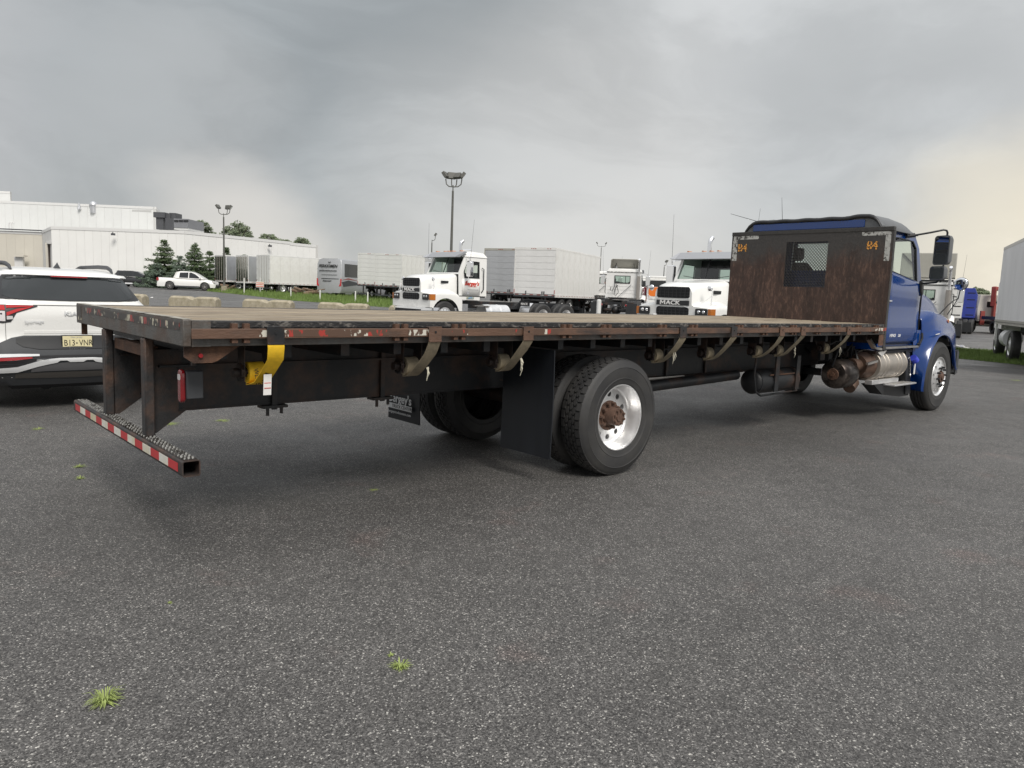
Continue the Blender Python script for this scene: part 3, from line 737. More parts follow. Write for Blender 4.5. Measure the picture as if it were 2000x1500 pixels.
# corner brackets, lamps
for sgn, y_ in ((1, .05), (-1, W-.05)):
    mb = MB().prism([(.02, 1.21), (.33, 1.21), (.20, 1.125), (.17, 1.115), (.07, 1.115), (.02, 1.15)] if sgn == 1 else [(.02, 1.21), (.06, 1.21), (.06, 1.12), (.02, 1.12)], 'y', y_, y_+sgn*.01)
    br = mb.build('corner_bracket', A['rust'], FT)
    if sgn == 1: MB().cyl((.105, y_-sgn*.012, 1.157), (.105, y_, 1.157), .012, n=14).build('marker_reflector', A['red'], br)
    if sgn == -1: continue
    # tail lamp: box with an oblong red lens facing backwards
    yy_ = .235
    hb = B(.09, .185, yy_-.005, yy_+.075, .89, 1.05).build('lamp_box', A['cladding'], FT, bevel=.006)
    MB().prism(rsq(yy_+.005, yy_+.065, .868, 1.06, .028, 5), 'x', .062, .09).build('tail_lamp', A['darkred'], hb, bevel=.008)
    MB().prism(rsq(yy_+.012, yy_+.058, 1.0, 1.033, .01), 'x', .0605, .064).build('reverse_lens', A['clearlens'], hb)
    MB().beam((.14, yy_+.03, 1.08), (.14, yy_+.03, 1.2), .03, .02).build('lamp_bracket', A['blackrust'], FT)
# winches and straps
straps = [(.49, 'yellow'), (1.61, 'tan'), (2.47, 'tan'), (4.44, 'tan'), (5.31, 'tan'), (6.28, 'tan'), (6.76, 'tan'), (7.94, 'tan')]
mb = MB().box(-.078, -.073, .20, .30, .985, 1.21).box(.073, .078, .20, .30, .985, 1.21).box(-.078, .078, .21, .29, 1.195, 1.21)
mb.cyl((-.095, .25, 1.03), (.095, .25, 1.03), .024, n=10)
WF = mb.mesh('winch_frame', A['blackrust'])
mb = MB()
for k in range(11):
    t = 2*PI*k/11; mb.obox((-.086, .25+.045*math.cos(t), 1.03+.045*math.sin(t)), (.008, 0, 0), (0, .010*math.cos(t), .010*math.sin(t)), (0, -.006*math.sin(t), .006*math.cos(t)))
mb.cyl((-.094, .25, 1.03), (-.080, .25, 1.03), .048, n=18)
mb.cyl((-.13, .25, 1.03), (-.09, .25, 1.03), .028, n=12)
WR = mb.mesh('ratchet_wheel', A['black'])
names = ['yellow webbing strap with a white paper label, at the rear corner of the deck',
 'second webbing strap from the rear, frayed tan, before the left mud flap',
 'tan webbing strap with loose pale end hanging just behind the right mud flap',
 'tan webbing strap right after the rear wheel with a pale torn end',
 'clean hanging tan strap, second one forward of the rear wheel',
 'tan webbing strap above the left air tank strap, third forward of the rear wheel',
 'tan strap with a knotted pale tuft above the air tank, fourth forward of rear wheel',
 'foremost tan webbing strap, next to the steel headboard']
for i, (X, kind) in enumerate(straps):
    w_ = inst('winch', WF, FT, (X, 0, 0)); inst('ratchet_wheel', WR, w_)
    S = thing('winch_strap', names[i], 'strap', (X, 0, 0), 0, 'webbing straps along the deck side')
    rs_ = random.Random(40+i); sl = rs_.uniform(-.012, .012)
    hw = .05; th = .0022
    path = [(-.060, 1.228), (-.050, 1.205), (.0+sl, 1.135), (.075+sl, 1.055), (.135, .998), (.180, .972), (.215, .960), (.25, .957)]
    if kind == 'yellow': path = [(-.060, 1.228), (-.066, 1.20), (-.03, 1.13), (.055, 1.05), (.125, .985), (.175, .968), (.215, .960), (.25, .957)]
    mb = MB(); rings = []
    for j, (a, z) in enumerate(path):
        q = path[min(j+1, len(path)-1)]; p_ = path[max(j-1, 0)]; d = Vector((q[0]-p_[0], q[1]-p_[1])).normalized(); nx, nz = -d.y, d.x
        sh = .012*math.sin(j*.9+i) if 1 < j < 6 else 0; nar = .92 if 2 < j < 5 else 1
        rings.append([(-hw*nar+sh, a-nx*th, z-nz*th), (hw*nar+sh, a-nx*th+.004*math.sin(j+i), z-nz*th), (hw*nar+sh, a+nx*th+.004*math.sin(j+i), z+nz*th), (-hw*nar+sh, a+nx*th, z+nz*th)])
    mb.loft(rings, True, True)
    m_ = A['yellow'] if kind == 'yellow' else A['tan']
    mb.build('webbing', m_, S, 50)
    # the wound roll: a spiral band
    mb = MB(); rings = []; turns = 3.2; nn = 72
    for j in range(nn+1):
        t = -PI/2-2*PI*turns*j/nn; rr = .068-.032*j/nn; c_, s_ = math.cos(t), math.sin(t)
        xo = rs_.uniform(-.001, .001)
        rings.append([(-hw+xo, .25+(rr)*c_, 1.03+(rr)*s_), (hw+xo, .25+rr*c_, 1.03+rr*s_), (hw+xo, .25+(rr-.009)*c_, 1.03+(rr-.009)*s_), (-hw+xo, .25+(rr-.009)*c_, 1.03+(rr-.009)*s_)])
    mb.loft(rings, True, True).build('strap_roll', m_, S, 50)
    # flat hook gripping the rub rail
    hm = A['black'] if kind == 'yellow' else (A['blackrust'] if i in (3, 4) else A['rubrail'])
    mb = MB().box(-.052, .052, -.062, -.056, 1.222, 1.322).box(-.052, .052, -.062, -.018, 1.3145, 1.3195).box(-.05, .05, -.066, -.050, 1.218, 1.230)
    h = mb.build('flat_hook', hm, S, bevel=.002)
    MB().cyl((0, -.066, 1.285), (0, -.060, 1.285), .008, n=10).build('rivet', A['black'], h)
    if kind == 'yellow':
        q = Vector((0, .10, -.13)).normalized()
        MB().obox((.0, .055, .975), (.024, 0, 0), (0, .004, -.062), (0, .0008, 0)).build('paper_label', A['label'], S)
        for dz in (.985, .955): MB().obox((.0, .0535, dz), (.020, 0, 0), (0, .0003, -.0022), (0, .0006, 0)).build('label_print', A['redprint'], S)
        text('print_mark', 'WLL 5', .038, S, (-.03, .1770, 1.060), (0, -.35, -.93), (1, 0, 0), A['print'], .0006)
        text('print_mark', 'ANVIL'[0:3], .05, S, (-.012, .052, 1.045), (0, .55, -.62), (1, 0, 0), A['print'], .0006, bold=.001)
    elif i in (1, 2, 3, 6, 7):
        mb = MB(); rr_ = random.Random(i*7)
        for k in range(5 if i in (2, 6) else 3):
            x = rr_.uniform(.01, .045) if i != 2 else rr_.uniform(.02, .05); z = rr_.uniform(1.03, 1.09); l_ = rr_.uniform(.05, .12)
            p0 = Vector((x, .045, z)); p1 = p0+Vector((rr_.uniform(-.01, .015), -.012, -l_*.5)); p2 = p1+Vector((rr_.uniform(-.015, .01), .01, -l_*.5)); s2 = Vector((.008, .002, 0))
            mb.add([p0-s2, p0+s2, p1-s2*.8, p1+s2*.8, p2-s2*.3, p2+s2*.3], [(0, 1, 3, 2), (2, 3, 5, 4)])
        mb.build('frayed_end', A['tanpale'], S, 0)
# mud flaps
def curtain(x, ya, yb, za, zb, bulge, name, tilt=0):
    mb = MB(); rings = []
    for j in range(9):
        t = j/8; z = za+(zb-za)*t; xo = bulge*math.sin(t*PI)*.6+tilt*(1-t)
        rings.append([(x+xo+bulge*.3*math.sin(k/6*PI), ya+(yb-ya)*k/6, z) for k in range(7)])
    r2 = [[(p[0]+.009, p[1], p[2]) for p in r] for r in rings]
    mb.loft(rings, False); mb.loft(r2, False)
    edge = [rings[0], r2[0]]; mb.loft(edge, False); mb.loft([rings[-1], r2[-1]], False)
    mb.loft([[r[0] for r in rings], [r[0] for r in r2]], False); mb.loft([[r[-1] for r in rings], [r[-1] for r in r2]], False)
    return mb.build(name, A['flap'], FT, 40)
curtain(2.86, .045, .66, .235, 1.125, .012, 'mud_flap')
lf = curtain(2.78, 1.80, 2.36, .245, 1.125, .006, 'mud_flap', tilt=.02)
R90 = (0, -1, 0)
text('printed_name', "Bergey's", .122, lf, (2.776, 2.32, .428), R90, (-.01, 0, 1), A['whiteprint'], .001, bold=.0028)
MB().box(2.772, 2.774, 1.90, 2.32, .360, .412).build('printed_bar', A['whiteprint'], lf)
text('printed_bar_text', "TRUCK CENTERS", .048, lf, (2.7708, 2.25, .370), R90, (-.01, 0, 1), A['flap'], .0008)
text('printed_address', "bergeystruckcenters.com", .040, lf, (2.774, 2.325, .312), R90, (-.01, 0, 1), A['whiteprint'], .0008)
# wheels
XR, XF, RR = 3.6825, 11.286, .52
wheel(FT, XR, -.004, RR, False, 'rear', .3); wheel(FT, XR, .325, RR, False, 'inner', .5)
wheel(FT, XR, W+.004, RR, True, 'rear', .1); wheel(FT, XR, W-.325, RR, True, 'inner', .2)
wheel(FT, XF+.05, -.045, RR+.018, False, 'front', .15).scale = (1.045, 1, 1.045); wheel(FT, XF, W-.02, RR, True, 'front', .2)
MB().cyl((XR, .30, RR), (XR, W-.30, RR), .075, n=14).sphere((XR, 1.22, RR), .24, 16, (1.1, .8, 1)).cyl((XR, 1.22, RR), (XR+.35, 1.22, RR+.03), .12, .07).build('rear_axle', A['blackrust'], FT)
MB().box(XF-.05, XF+.05, .3, W-.3, RR-.16, RR-.04).build('front_axle', A['black'], FT)
for yy_ in (.82, 1.62):
    mb = MB()
    for k in range(6):
        hl = .75-.1*k; mb.loft([[(XR+t*hl, yy_-.04, .70-.018*k+.10*t*t), (XR+t*hl, yy_+.04, .70-.018*k+.10*t*t), (XR+t*hl, yy_+.04, .712-.018*k+.10*t*t), (XR+t*hl, yy_-.04, .712-.018*k+.10*t*t)] for t in (-1, -.6, -.2, .2, .6, 1)], True, True)
    mb.build('leaf_spring', A['blackrust'], FT)
# drivetrain, tanks
MB().cyl((4.0, 1.22, .56), (6.05, 1.15, .66), .055, n=14).cyl((5.95, 1.15, .655), (6.2, 1.14, .665), .085, n=12).cyl((6.2, 1.14, .665), (8.9, 1.12, .74), .055, n=14).build('drive_shaft', A['blackrust'], FT)
MB().tube([(4.55, .66, .63), (5.0, .66, .655), (6.6, .66, .70)], .06, 12).tube([(4.45, .66, .66), (4.5, .66, .62), (4.62, .66, .63)], .075, 12).build('exhaust_pipe', A['black'], FT)
MB().box(4.7, 5.6, .70, .72, .715, .735).build('pipe_shield', A['dullalu'], FT)
tk = MB().cyl((6.78, .55, .62), (7.70, .55, .62), .150, n=24).sphere((6.78, .55, .62), .145, 16, (.4, 1, 1)).sphere((7.70, .55, .62), .145, 16, (.4, 1, 1)).build('air_tank', A['black'], FT)
for X in (7.08, 7.60): MB().box(X-.045, X+.045, .385, .402, .50, .93).build('tank_strap', A['black'], FT)
MB().tube([(6.62, .42, .95), (6.60, .42, .72), (6.66, .42, .52), (6.78, .42, .465), (7.7, .44, .475)], .013, 8).build('tank_cradle', A['black'], FT)
B(6.95, 7.65, .404, .412, .70, .715).build('tank_brace', A['rust'], FT)
# urea mixing can and exhaust after-treatment
cn = MB().lathe([(.0, .0), (.10, .0), (.165, .02), (.195, .06), (.20, .10), (.20, .34), (.185, .40), (.12, .44), (0, .45)], 28, 'x', (8.52, .36, .655)).build('muffler_can', mat('scorched_steel', (.16, .135, .12), .3, .85, var=.4, vscale=5, col2=(.035, .028, .025), c2amt=.5, c2scale=4), FT)
MB().lathe([(.02, -.01), (.075, -.01), (.085, .005), (.085, .03)], 20, 'x', (8.52, .36, .655)).cyl((8.50, .36, .655), (8.53, .36, .655), .03, n=10).build('can_port', A['rust'], cn)
MB().tube([(9.05, .40, .74), (9.08, .38, .60), (9.12, .36, .50), (9.02, .34, .44)], [.10, .11, .105, .08], 14).build('exhaust_elbow', A['brown'], FT)
mf = MB().cyl((9.28, .26, .765), (10.25, .26, .765), .212, n=36)
mf.build('heat_shield', A['heat'], FT, 30)
for X in (9.30, 9.48, 9.60, 9.93, 10.05, 10.22): MB().lathe([(.210, -.014), (.217, -.008), (.217, .008), (.210, .014)], 36, 'x', (X, .26, .765)).build('shield_band', A['heat'], FT)
MB().add([(9.27, .10, .955), (9.50, .07, .985), (9.50, .24, .99), (9.27, .26, .985), (9.30, .048, .90)], [(0, 4, 1), (0, 1, 2, 3)]).build('shield_tab', A['dullalu'], FT, 0)
MB().cyl((9.10, .30, .76), (9.29, .28, .765), .15, .19, 24).cyl((8.95, .32, .76), (9.12, .30, .76), .10, n=18).build('filter_inlet', A['brown'], FT)
MB().beam((9.0, .12, .80), (9.22, .08, .84), .035, .03).build('mount_arm', A['dullalu'], FT)
# clutter of hoses and brackets behind the cab
mb = MB(); rc_ = random.Random(5)
for k in range(26):
    x, yv, z = rc_.uniform(8.35, 9.25), rc_.uniform(.28, .75), rc_.uniform(.82, 1.12)
    mb.tube([(x, yv, z), (x+rc_.uniform(-.15, .2), yv+rc_.uniform(-.08, .08), z+rc_.uniform(-.12, .1)), (x+rc_.uniform(-.1, .3), yv+rc_.uniform(-.1, .1), z+rc_.uniform(-.2, .05))], rc_.uniform(.008, .022), 6)
for k in range(8):
    x, yv, z = rc_.uniform(8.4, 9.2), rc_.uniform(.35, .7), rc_.uniform(.85, 1.05); s_ = rc_.uniform(.03, .07); mb.box(x-s_, x+s_, yv-s_, yv+s_, z-s_, z+s_)
mb.build('hose_bundle', A['black'], FT)
MB().beam((8.98, .12, 1.14), (9.12, .10, 1.02), .06, .03).beam((9.12, .10, 1.02), (9.34, .10, 1.0), .06, .03).build('step_bracket', A['dullalu'], FT)
# steps
B(9.38, 10.62, .06, .36, 1.0, 1.032).build('upper_step', A['cladding'], FT, bevel=.006)
B(9.40, 10.60, .045, .06, 1.005, 1.028).build('step_edge', A['dullalu'], FT)
B(9.25, 10.6, .12, .30, .93, .97).build('step_support', A['black'], FT)
B(9.18, 10.10, .10, .20, .505, .565).build('step_rail', A['alu'], FT, bevel=.004)
sp = B(9.62, 10.42, -.04, .16, .475, .497).build('lower_step', A['alu'], FT, bevel=.003)
mb = MB()
for k in range(20):
    for j in range(4): mb.box(9.65+k*.038, 9.67+k*.038, -.025+j*.045, .0+j*.045, .497, .501)
g_ = mb.build('step_grip', A['dullalu'], sp); g_['kind'] = 'stuff'
MB().prism([(9.30, .50), (10.10, .50), (10.6, .42), (10.6, .27), (10.25, .27), (9.62, .34)], 'y', .12, .30).build('lower_skirt', A['plastic'], FT)
MB().prism([(10.28, .95), (10.44, .92), (10.62, .30), (10.42, .30)], 'y', .10, .28).build('side_skirt', A['plastic'], FT)
MB().tube([(10.32, .085, .84), (10.36, .075, .86), (10.42, .08, .80), (10.50, .085, .56)], .010, 8).build('step_handle', A['chrome'], FT)
MB().cyl((10.50, .075, .85), (10.56, .055, .80), .055, n=16).build('urea_cap', mat('blue_cap', (.05, .07, .5), .4), FT)
B(10.56, 10.60, .06, .07, .60, .76).build('warning_sticker', A['label'], FT)
# ---- headboard
XH, ZH = L, 2.656
gy0, gy1, gz0, gz1 = .885, 1.52, 1.83, 2.485
og = [(XH, 0, ZT-.14), (XH, W, ZT-.14), (XH, W, ZH), (XH, 0, ZH)]
ig = [(XH, gy0, gz0), (XH, gy1, gz0), (XH, gy1, gz1), (XH, gy0, gz1)]
HB = MB().ring(og, ig, (.006, 0, 0)).build('headboard', A['head'], FT)
B(XH-.008, XH+.06, -.002, W+.002, ZH-.052, ZH+.004).build('headboard_cap', A['headdark'], HB, bevel=.004)
B(XH+.006, XH+.07, -.003, .006, 1.0, ZH-.053).build('headboard_edge', A['headdark'], HB)
B(XH+.006, XH+.07, W-.006, W+.003, 1.0, ZH-.053).build('headboard_edge', A['headdark'], HB)
mb = MB(); st_ = .046; k = -30
gw, gh = gy1-gy0, gz1-gz0
for sgn in (1, -1):
    for k in range(-16, 30):
        # line y = y0 + t, z = z0 + sgn*t clipped to the window
        c0 = k*st_
        pts = []
        for t in (0, gw):
            pts.append((t, sgn*t*1.05+c0 if sgn == 1 else c0-t*1.05))
        (ya, za), (yb, zb_) = pts
        lo, hi = 0.0, 1.0; dzv = zb_-za
        for bnd, sg in ((0, 1), (gh, -1)):
            fa, fb = (za-bnd)*sg, (zb_-bnd)*sg
            if fa < 0 and fb < 0: lo = 2
            elif fa < 0: lo = max(lo, fa/(fa-fb))
            elif fb < 0: hi = min(hi, fa/(fa-fb))
        if lo >= hi: continue
        P = (XH+.003, gy0+ya+(yb-ya)*lo, gz0+za+dzv*lo); Q = (XH+.003, gy0+ya+(yb-ya)*hi, gz0+za+dzv*hi)
        mb.beam(P, Q, .011, .0045, (1, 0, 0))
mb.build('mesh_grille', A['headdark'], HB)
for ya, yb, za, zb_ in ((.03, .42, 2.545, 2.595), (.03, .10, 2.20, 2.545), (W-.46, W-.03, 2.545, 2.60), (W-.10, W-.02, 2.22, 2.545)):
    B(XH-.0016, XH-.0004, ya, yb, za, zb_).build('peeling_tape', A['silvertape'], HB)
text('headboard_mark', 'B4', .155, HB, (XH-.002, W-.11, 2.365), R90, (0, 0, 1), A['amber_print'], .0008, bold=.004)
text('headboard_mark', '84', .155, HB, (XH-.002, .345, 2.36), R90, (0, 0, 1), A['amber_print'], .0008, bold=.004)
B(9.0, 9.155, -.004, .002, 1.06, ZB-.002).build('end_bracket', A['rust'], FT)
B(9.10, 9.158, .004, .5, 1.08, 1.21).build('end_plate', A['blackrust'], FT)
# ---- cab
cy = 1.22
def mir(pts): return [(p[0], 2*cy-p[1], p[2]) for p in pts]
def yw(z): return .145+.12*max(0, (z-1.95)/.72)**1.3
def S3(l): return [(x, yw(z), z) for x, z in l]
outer = S3([(9.34, 1.95), (9.34, 2.68), (9.90, 2.71), (10.62, 2.68), (10.73, 2.47), (10.735, 1.93)])
inner = S3([(9.50, 2.10), (9.50, 2.56), (9.98, 2.585), (10.53, 2.57), (10.62, 2.47), (10.56, 1.97)])
for side in (0, 1):
    f_ = (lambda p: p) if not side else mir; d_ = (0, .035, 0) if not side else (0, -.035, 0)
    MB().ring(f_(outer), f_(inner), d_).build('window_frame', A['blue'], FT, 30, bevel=.006)
    MB().ring(f_([(x, y_-.004, z) for x, y_, z in inner]), f_([(x+(9.98-x)*.035, y_-.004, z+(2.3-z)*.035) for x, y_, z in inner]), d_).build('window_seal', A['plastic'], FT)
    MB().add(f_([(x, y_+.012, z) for x, y_, z in inner]), [tuple(range(6))]).build('door_glass', A['glass'], FT, 0)
    sg = -1 if not side else 1; yo = .145 if not side else 2*cy-.145
    MB().prism([(9.34, .98), (9.34, 1.95), (10.70, 1.95), (10.72, 1.86), (10.72, .98)], 'y', yo, yo-sg*.03).build('cab_side', A['blue'], FT)
    # door skin, swaged
    rings = []
    for x in (9.42, 9.44, 9.6, 9.9, 10.2, 10.5, 10.64, 10.66):
        e = .006 if x in (9.42, 10.66) else 0
        zt_ = 2.08-.13*(x-9.42)/1.24
        prof = [(zt_, .004), (zt_-.04, -.014), (1.80, -.020), (1.66, -.010), (1.40, -.016), (1.22, -.030), (1.12, -.026), (1.065, .002)]
        rings.append([(x, yo+(-sg)*(q+e), z) for z, q in prof])
    dr = MB().loft(rings, False).build('door', A['blue'], FT, 50)
    so = dr.modifiers.new('solid', 'SOLIDIFY'); so.thickness = .02; so.offset = -1 if side else 1
    MB().obox((9.53, yo+sg*.040, 1.67), (.06, 0, 0), (0, .008, 0), (0, 0, .012)).box(9.46, 9.49, yo+sg*.04-.012, yo+sg*.04+.012, 1.66, 1.68).build('handle', A['chrome'], dr, bevel=.005)
    MB().obox((9.52, yo+sg*.021, 1.655), (.075, 0, 0), (0, .004, 0), (0, 0, .035)).build('handle_recess', A['plastic'], dr)
    MB().tube([(9.40, yo+sg*.01, 2.08), (9.45, yo+sg*.045, 2.05), (9.455, yo+sg*.05, 1.9), (9.43, yo+sg*.05, 1.38), (9.40, yo+sg*.01, 1.33)], .013, 8).build('grab_handle', A['dullalu'], FT)
MB().loft([[(x, .15, .96), (x, 2*cy-.15, .96)] for x in (9.34, 10.64)], False).build('cab_floor', A['interior'], FT)
B(9.36, 10.6, .16, 2*cy-.16, 1.0, 1.35).build('cab_interior', A['interior'], FT)
# back wall with rear window
ob = [(9.34, .16, .98), (9.34, 2.28, .98), (9.34, 2.17, 2.70), (9.34, .27, 2.70)]; ib = [(9.34, .62, 2.08), (9.34, 1.52, 2.08), (9.34, 1.50, 2.56), (9.34, .64, 2.56)]
MB().ring(ob, ib, (.03, 0, 0)).build('cab_back', A['blue'], FT)
MB().add([(9.35, a, b) for _, a, b in ib], [(0, 1, 2, 3)]).build('rear_window', A['glass'], FT, 0)
# windshield
ow = [(10.72, .16, 1.93), (10.72, 2.28, 1.93), (10.66, 2.17, 2.68), (10.66, .27, 2.68)]; iw = [(10.71, .24, 1.98), (10.71, 2.20, 1.98), (10.675, 2.11, 2.60), (10.675, .33, 2.60)]
MB().ring(ow, iw, (-.03, 0, -.02)).build('windshield_frame', A['blue'], FT)
MB().add(iw, [(0, 1, 2, 3)]).build('windshield', A['glass'], FT, 0)
B(10.45, 10.66, .16, 2.28, 1.35, 1.935).build('dashboard', A['interior'], FT)
for yv in (.68, 1.72):
    s_ = B(9.82, 10.3, yv-.28, yv+.28, 1.35, 1.72).build('seat', A['seat'], FT, bevel=.03)
    MB().loft([[(x0_, yv-w_, z_), (x0_, yv+w_, z_), (x0_+.12, yv+w_, z_), (x0_+.12, yv-w_, z_)] for x0_, w_, z_ in ((9.82, .28, 1.70), (9.76, .28, 2.14), (9.74, .22, 2.22))], True, True).build('backrest', A['seat'], s_, bevel=.02)
    MB().prism(rsq(yv-.15, yv+.15, 2.25, 2.45, .05), 'x', 9.75, 9.85).build('headrest', A['seat'], s_, bevel=.02)
MB().lathe([(.20, -.012), (.212, 0), (.20, .012), (.19, 0), (.20, -.012)], 24, 'x', (10.2, 1.72, 1.85)).build('steering_wheel', A['plastic'], FT)
# roof: dark plastic shell with scalloped rear rim and blue inset
rings = []
for x, zt_, ins in ((9.22, 2.795, 0), (9.26, 2.825, -.01), (9.40, 2.845, -.01), (9.8, 2.85, 0), (10.3, 2.825, .01), (10.54, 2.775, .02), (10.68, 2.705, .04)):
    n_ = 28; rg = []
    for k in range(n_+1):
        t = k/n_; y_ = .20+ins+(2*cy-.40-2*ins)*t; e = min(t, 1-t)*(2*cy-.40)
        drop = .155*max(0, 1-e/.20)**2
        sc_ = (.010*math.cos(k*PI/1.6)+.012*(.5+.5*math.cos(t*2*PI))) if x < 9.35 else 0
        rg.append((x, y_, max(2.665, zt_-drop+sc_)))
    rings.append([(x, .20+ins, 2.655)]+rg+[(x, 2*cy-.20-ins, 2.655)])
MB().loft(rings, True, True).build('roof_cap', A['greyplastic'], FT, 40)
mb = MB(); rings = []
for k in range(37):
    t = k/36; e = min(t, 1-t)*2.04; y_ = .19+2.06*t; zc = 2.80-.14*max(0, 1-e/.17)**2+.005*math.cos(t*36)*(1 if .05 < t < .95 else 0)
    if t < .22: zc += .02*math.sin(t/.22*PI)
    r_ = .030; rings.append([(9.215+r_*math.cos(a)*.8, y_, zc+r_*math.sin(a)) for a in [2*PI*q/8 for q in range(8)]])
mb.loft(rings, True, True).build('roof_rim', A['plastic'], FT, 50)
B(9.205, 9.225, .42, 2.12, 2.665, 2.772).build('roof_inset', A['blue'], FT, bevel=.008)
# antennas
MB().cyl((9.5, 1.80, 2.84), (9.5, 1.84, 3.20), .004, .002, 6).build('antenna', A['plastic'], FT)
MB().cyl((9.45, 2.10, 2.82), (9.35, 2.62, 2.98), .005, .003, 6).build('antenna', A['plastic'], FT)
# ---- hood with flared fenders (both halves lofted along x)
def archz(x):
    d = x-XF
    if abs(d) < .665: return RR+math.sqrt(.67**2-d*d)
    return .36 if d < 0 else .62
rings = []
hx = [10.74, 10.76, 10.80, 10.85, 10.95, 11.05, 11.15, 11.286, 11.42, 11.55, 11.7, 11.82, 11.92, 12.0, 12.1, 12.2, 12.3, 12.38, 12.44, 12.47]
for x in hx:
    t = (x-10.74)/(12.47-10.74)
    zt_ = 1.95-.16*t-.30*t**4; hwid = .93-.10*t; zs = zt_-.075
    ZF = [(10.74, 1.45), (11.0, 1.55), (11.5, 1.49), (11.85, 1.40), (12.05, 1.29), (12.25, 1.14), (12.47, 1.0)]
    for a_, b_ in zip(ZF, ZF[1:]):
        if x <= b_[0]+1e-6: zf = a_[1]+(b_[1]-a_[1])*(x-a_[0])/(b_[0]-a_[0]); break
    yf_ = 1.13+.08*math.sin(min(1, max(0, (x-10.74)/.3))*PI/2)-.18*max(0, (x-11.9)/.57)**2.2
    zb_ = min(archz(x), zf-.08)
    half = [(0, zt_), (hwid*.55, zt_-.012), (hwid*.86, zt_-.03), (hwid*.97, zs), (hwid, zs-.10), (hwid+.03, zf+.035), (min(yf_-.12, hwid+.12), zf+.012), (yf_-.05, zf-.005), (yf_-.01, zf-.05), (yf_, zf-.13 if zf-.13 > zb_+.05 else zb_+.05), (yf_+.03, zb_+.035), (yf_+.075, zb_)]
    rings.append([(x, cy-a, z) for a, z in half[::-1]]+[(x, cy+a, z) for a, z in half[1:]])
HD = MB().loft(rings, False).build('hood', A['blue'], FT, 55)
so = HD.modifiers.new('solid', 'SOLIDIFY'); so.thickness = .02; so.offset = 0
MB().loft([rings[-1], [(12.46, cy-(cy-p[1])*.9, max(.62, p[2]-.03)) for p in rings[-1]]], False).build('nose_edge', A['blue'], FT)
B(12.30, 12.44, .42, 2.02, .75, 1.45).build('grille', A['plastic'], FT)
for y_ in (.10, 2*cy-.40): B(12.30, 12.46, y_+.05, y_+.33, .98, 1.22).build('headlamp', A['clearlens'], FT, bevel=.03)
# inner wheel arch, fender skirt behind the wheel
for y_ in (.12, W-.55):
    pts = [(XF+.64*math.cos(t), RR+.64*math.sin(t)) for t in [PI*k/12 for k in range(13)]]
    rg1 = [(x, y_, z) for x, z in pts]; rg2 = [(x, y_+.43, z) for x, z in pts]
    MB().loft([rg1, rg2], False).build('wheel_arch', A['interior'], FT, 50)
# skirt panel behind front wheel
for sg, yo in ((1, .115), (-1, 2*cy-.115)):
    rows = [(1.26, 10.56, 11.10), (1.14, 10.55, 11.0), (1.0, 10.57, 10.83), (.83, 10.60, 10.71), (.66, 10.63, 10.63), (.52, 10.66, 10.61), (.40, 10.68, 10.60), (.35, 10.69, 10.62)]
    ra = [[(xa, yo, z), (xa+(xb-xa)*.45, yo-sg*.04, z), (xb-.03, yo-sg*.17, z), (xb, yo-sg*.195, z), (xb+.02, yo-sg*.17, z), (xb+.04, yo+sg*.10, z)] for z, xa, xb in rows]
    MB().loft(ra, True, True).build('fender_skirt', A['blue'], FT, 50)
    MB().prism([(10.48, .98), (10.745, .98), (10.745, 1.30), (10.48, 1.30)], 'y', yo+sg*.02, yo+sg*.2).build('cab_corner', A['blue'], FT)
    lt = MB().tube([(10.70, yo-sg*.06, 1.22), (10.70, yo-sg*.07, 1.14), (10.66, yo-sg*.055, 1.05)], .018, 8).cyl((10.66, yo-sg*.03, 1.04), (10.66, yo-sg*.06, 1.04), .032, n=12).build('hood_latch', A['plastic'], FT)
    MB().beam((10.90, yo-sg*.185, 1.20), (11.04, yo-sg*.19, 1.215), .01, .012).build('fender_trim', A['satin'], FT)
    MB().cyl((11.62, yo-sg*.06, 1.40), (11.62, yo-sg*.115, 1.40), .028, n=12).build('side_marker', A['amber'], FT)
# bumper end
BP = MB()
rings = []
for y_, x1_ in ((.02, 12.34), (.10, 12.46), (.35, 12.54), (1.22, 12.58), (2.09, 12.54), (2.34, 12.46), (2.42, 12.34)):
    rings.append([(x1_-.10, y_, .52), (x1_, y_, .55), (x1_+.01, y_, .68), (x1_, y_, .90), (x1_-.10, y_, .93)])
BP.loft(rings, True, True).build('bumper', A['cladding'], FT, 40)
MB().beam((12.34, .0, 1.0), (12.50, .02, .98), .05, .03).build('bumper_trim', A['satin'], FT)
B(12.02, 12.34, .03, .045, .56, .93).build('bumper_side', A['cladding'], FT, bevel=.01)
# cab / hood gap seal
B(10.722, 10.738, .12, .16, 1.02, 1.93).build('gap_seal', A['interior'], FT)
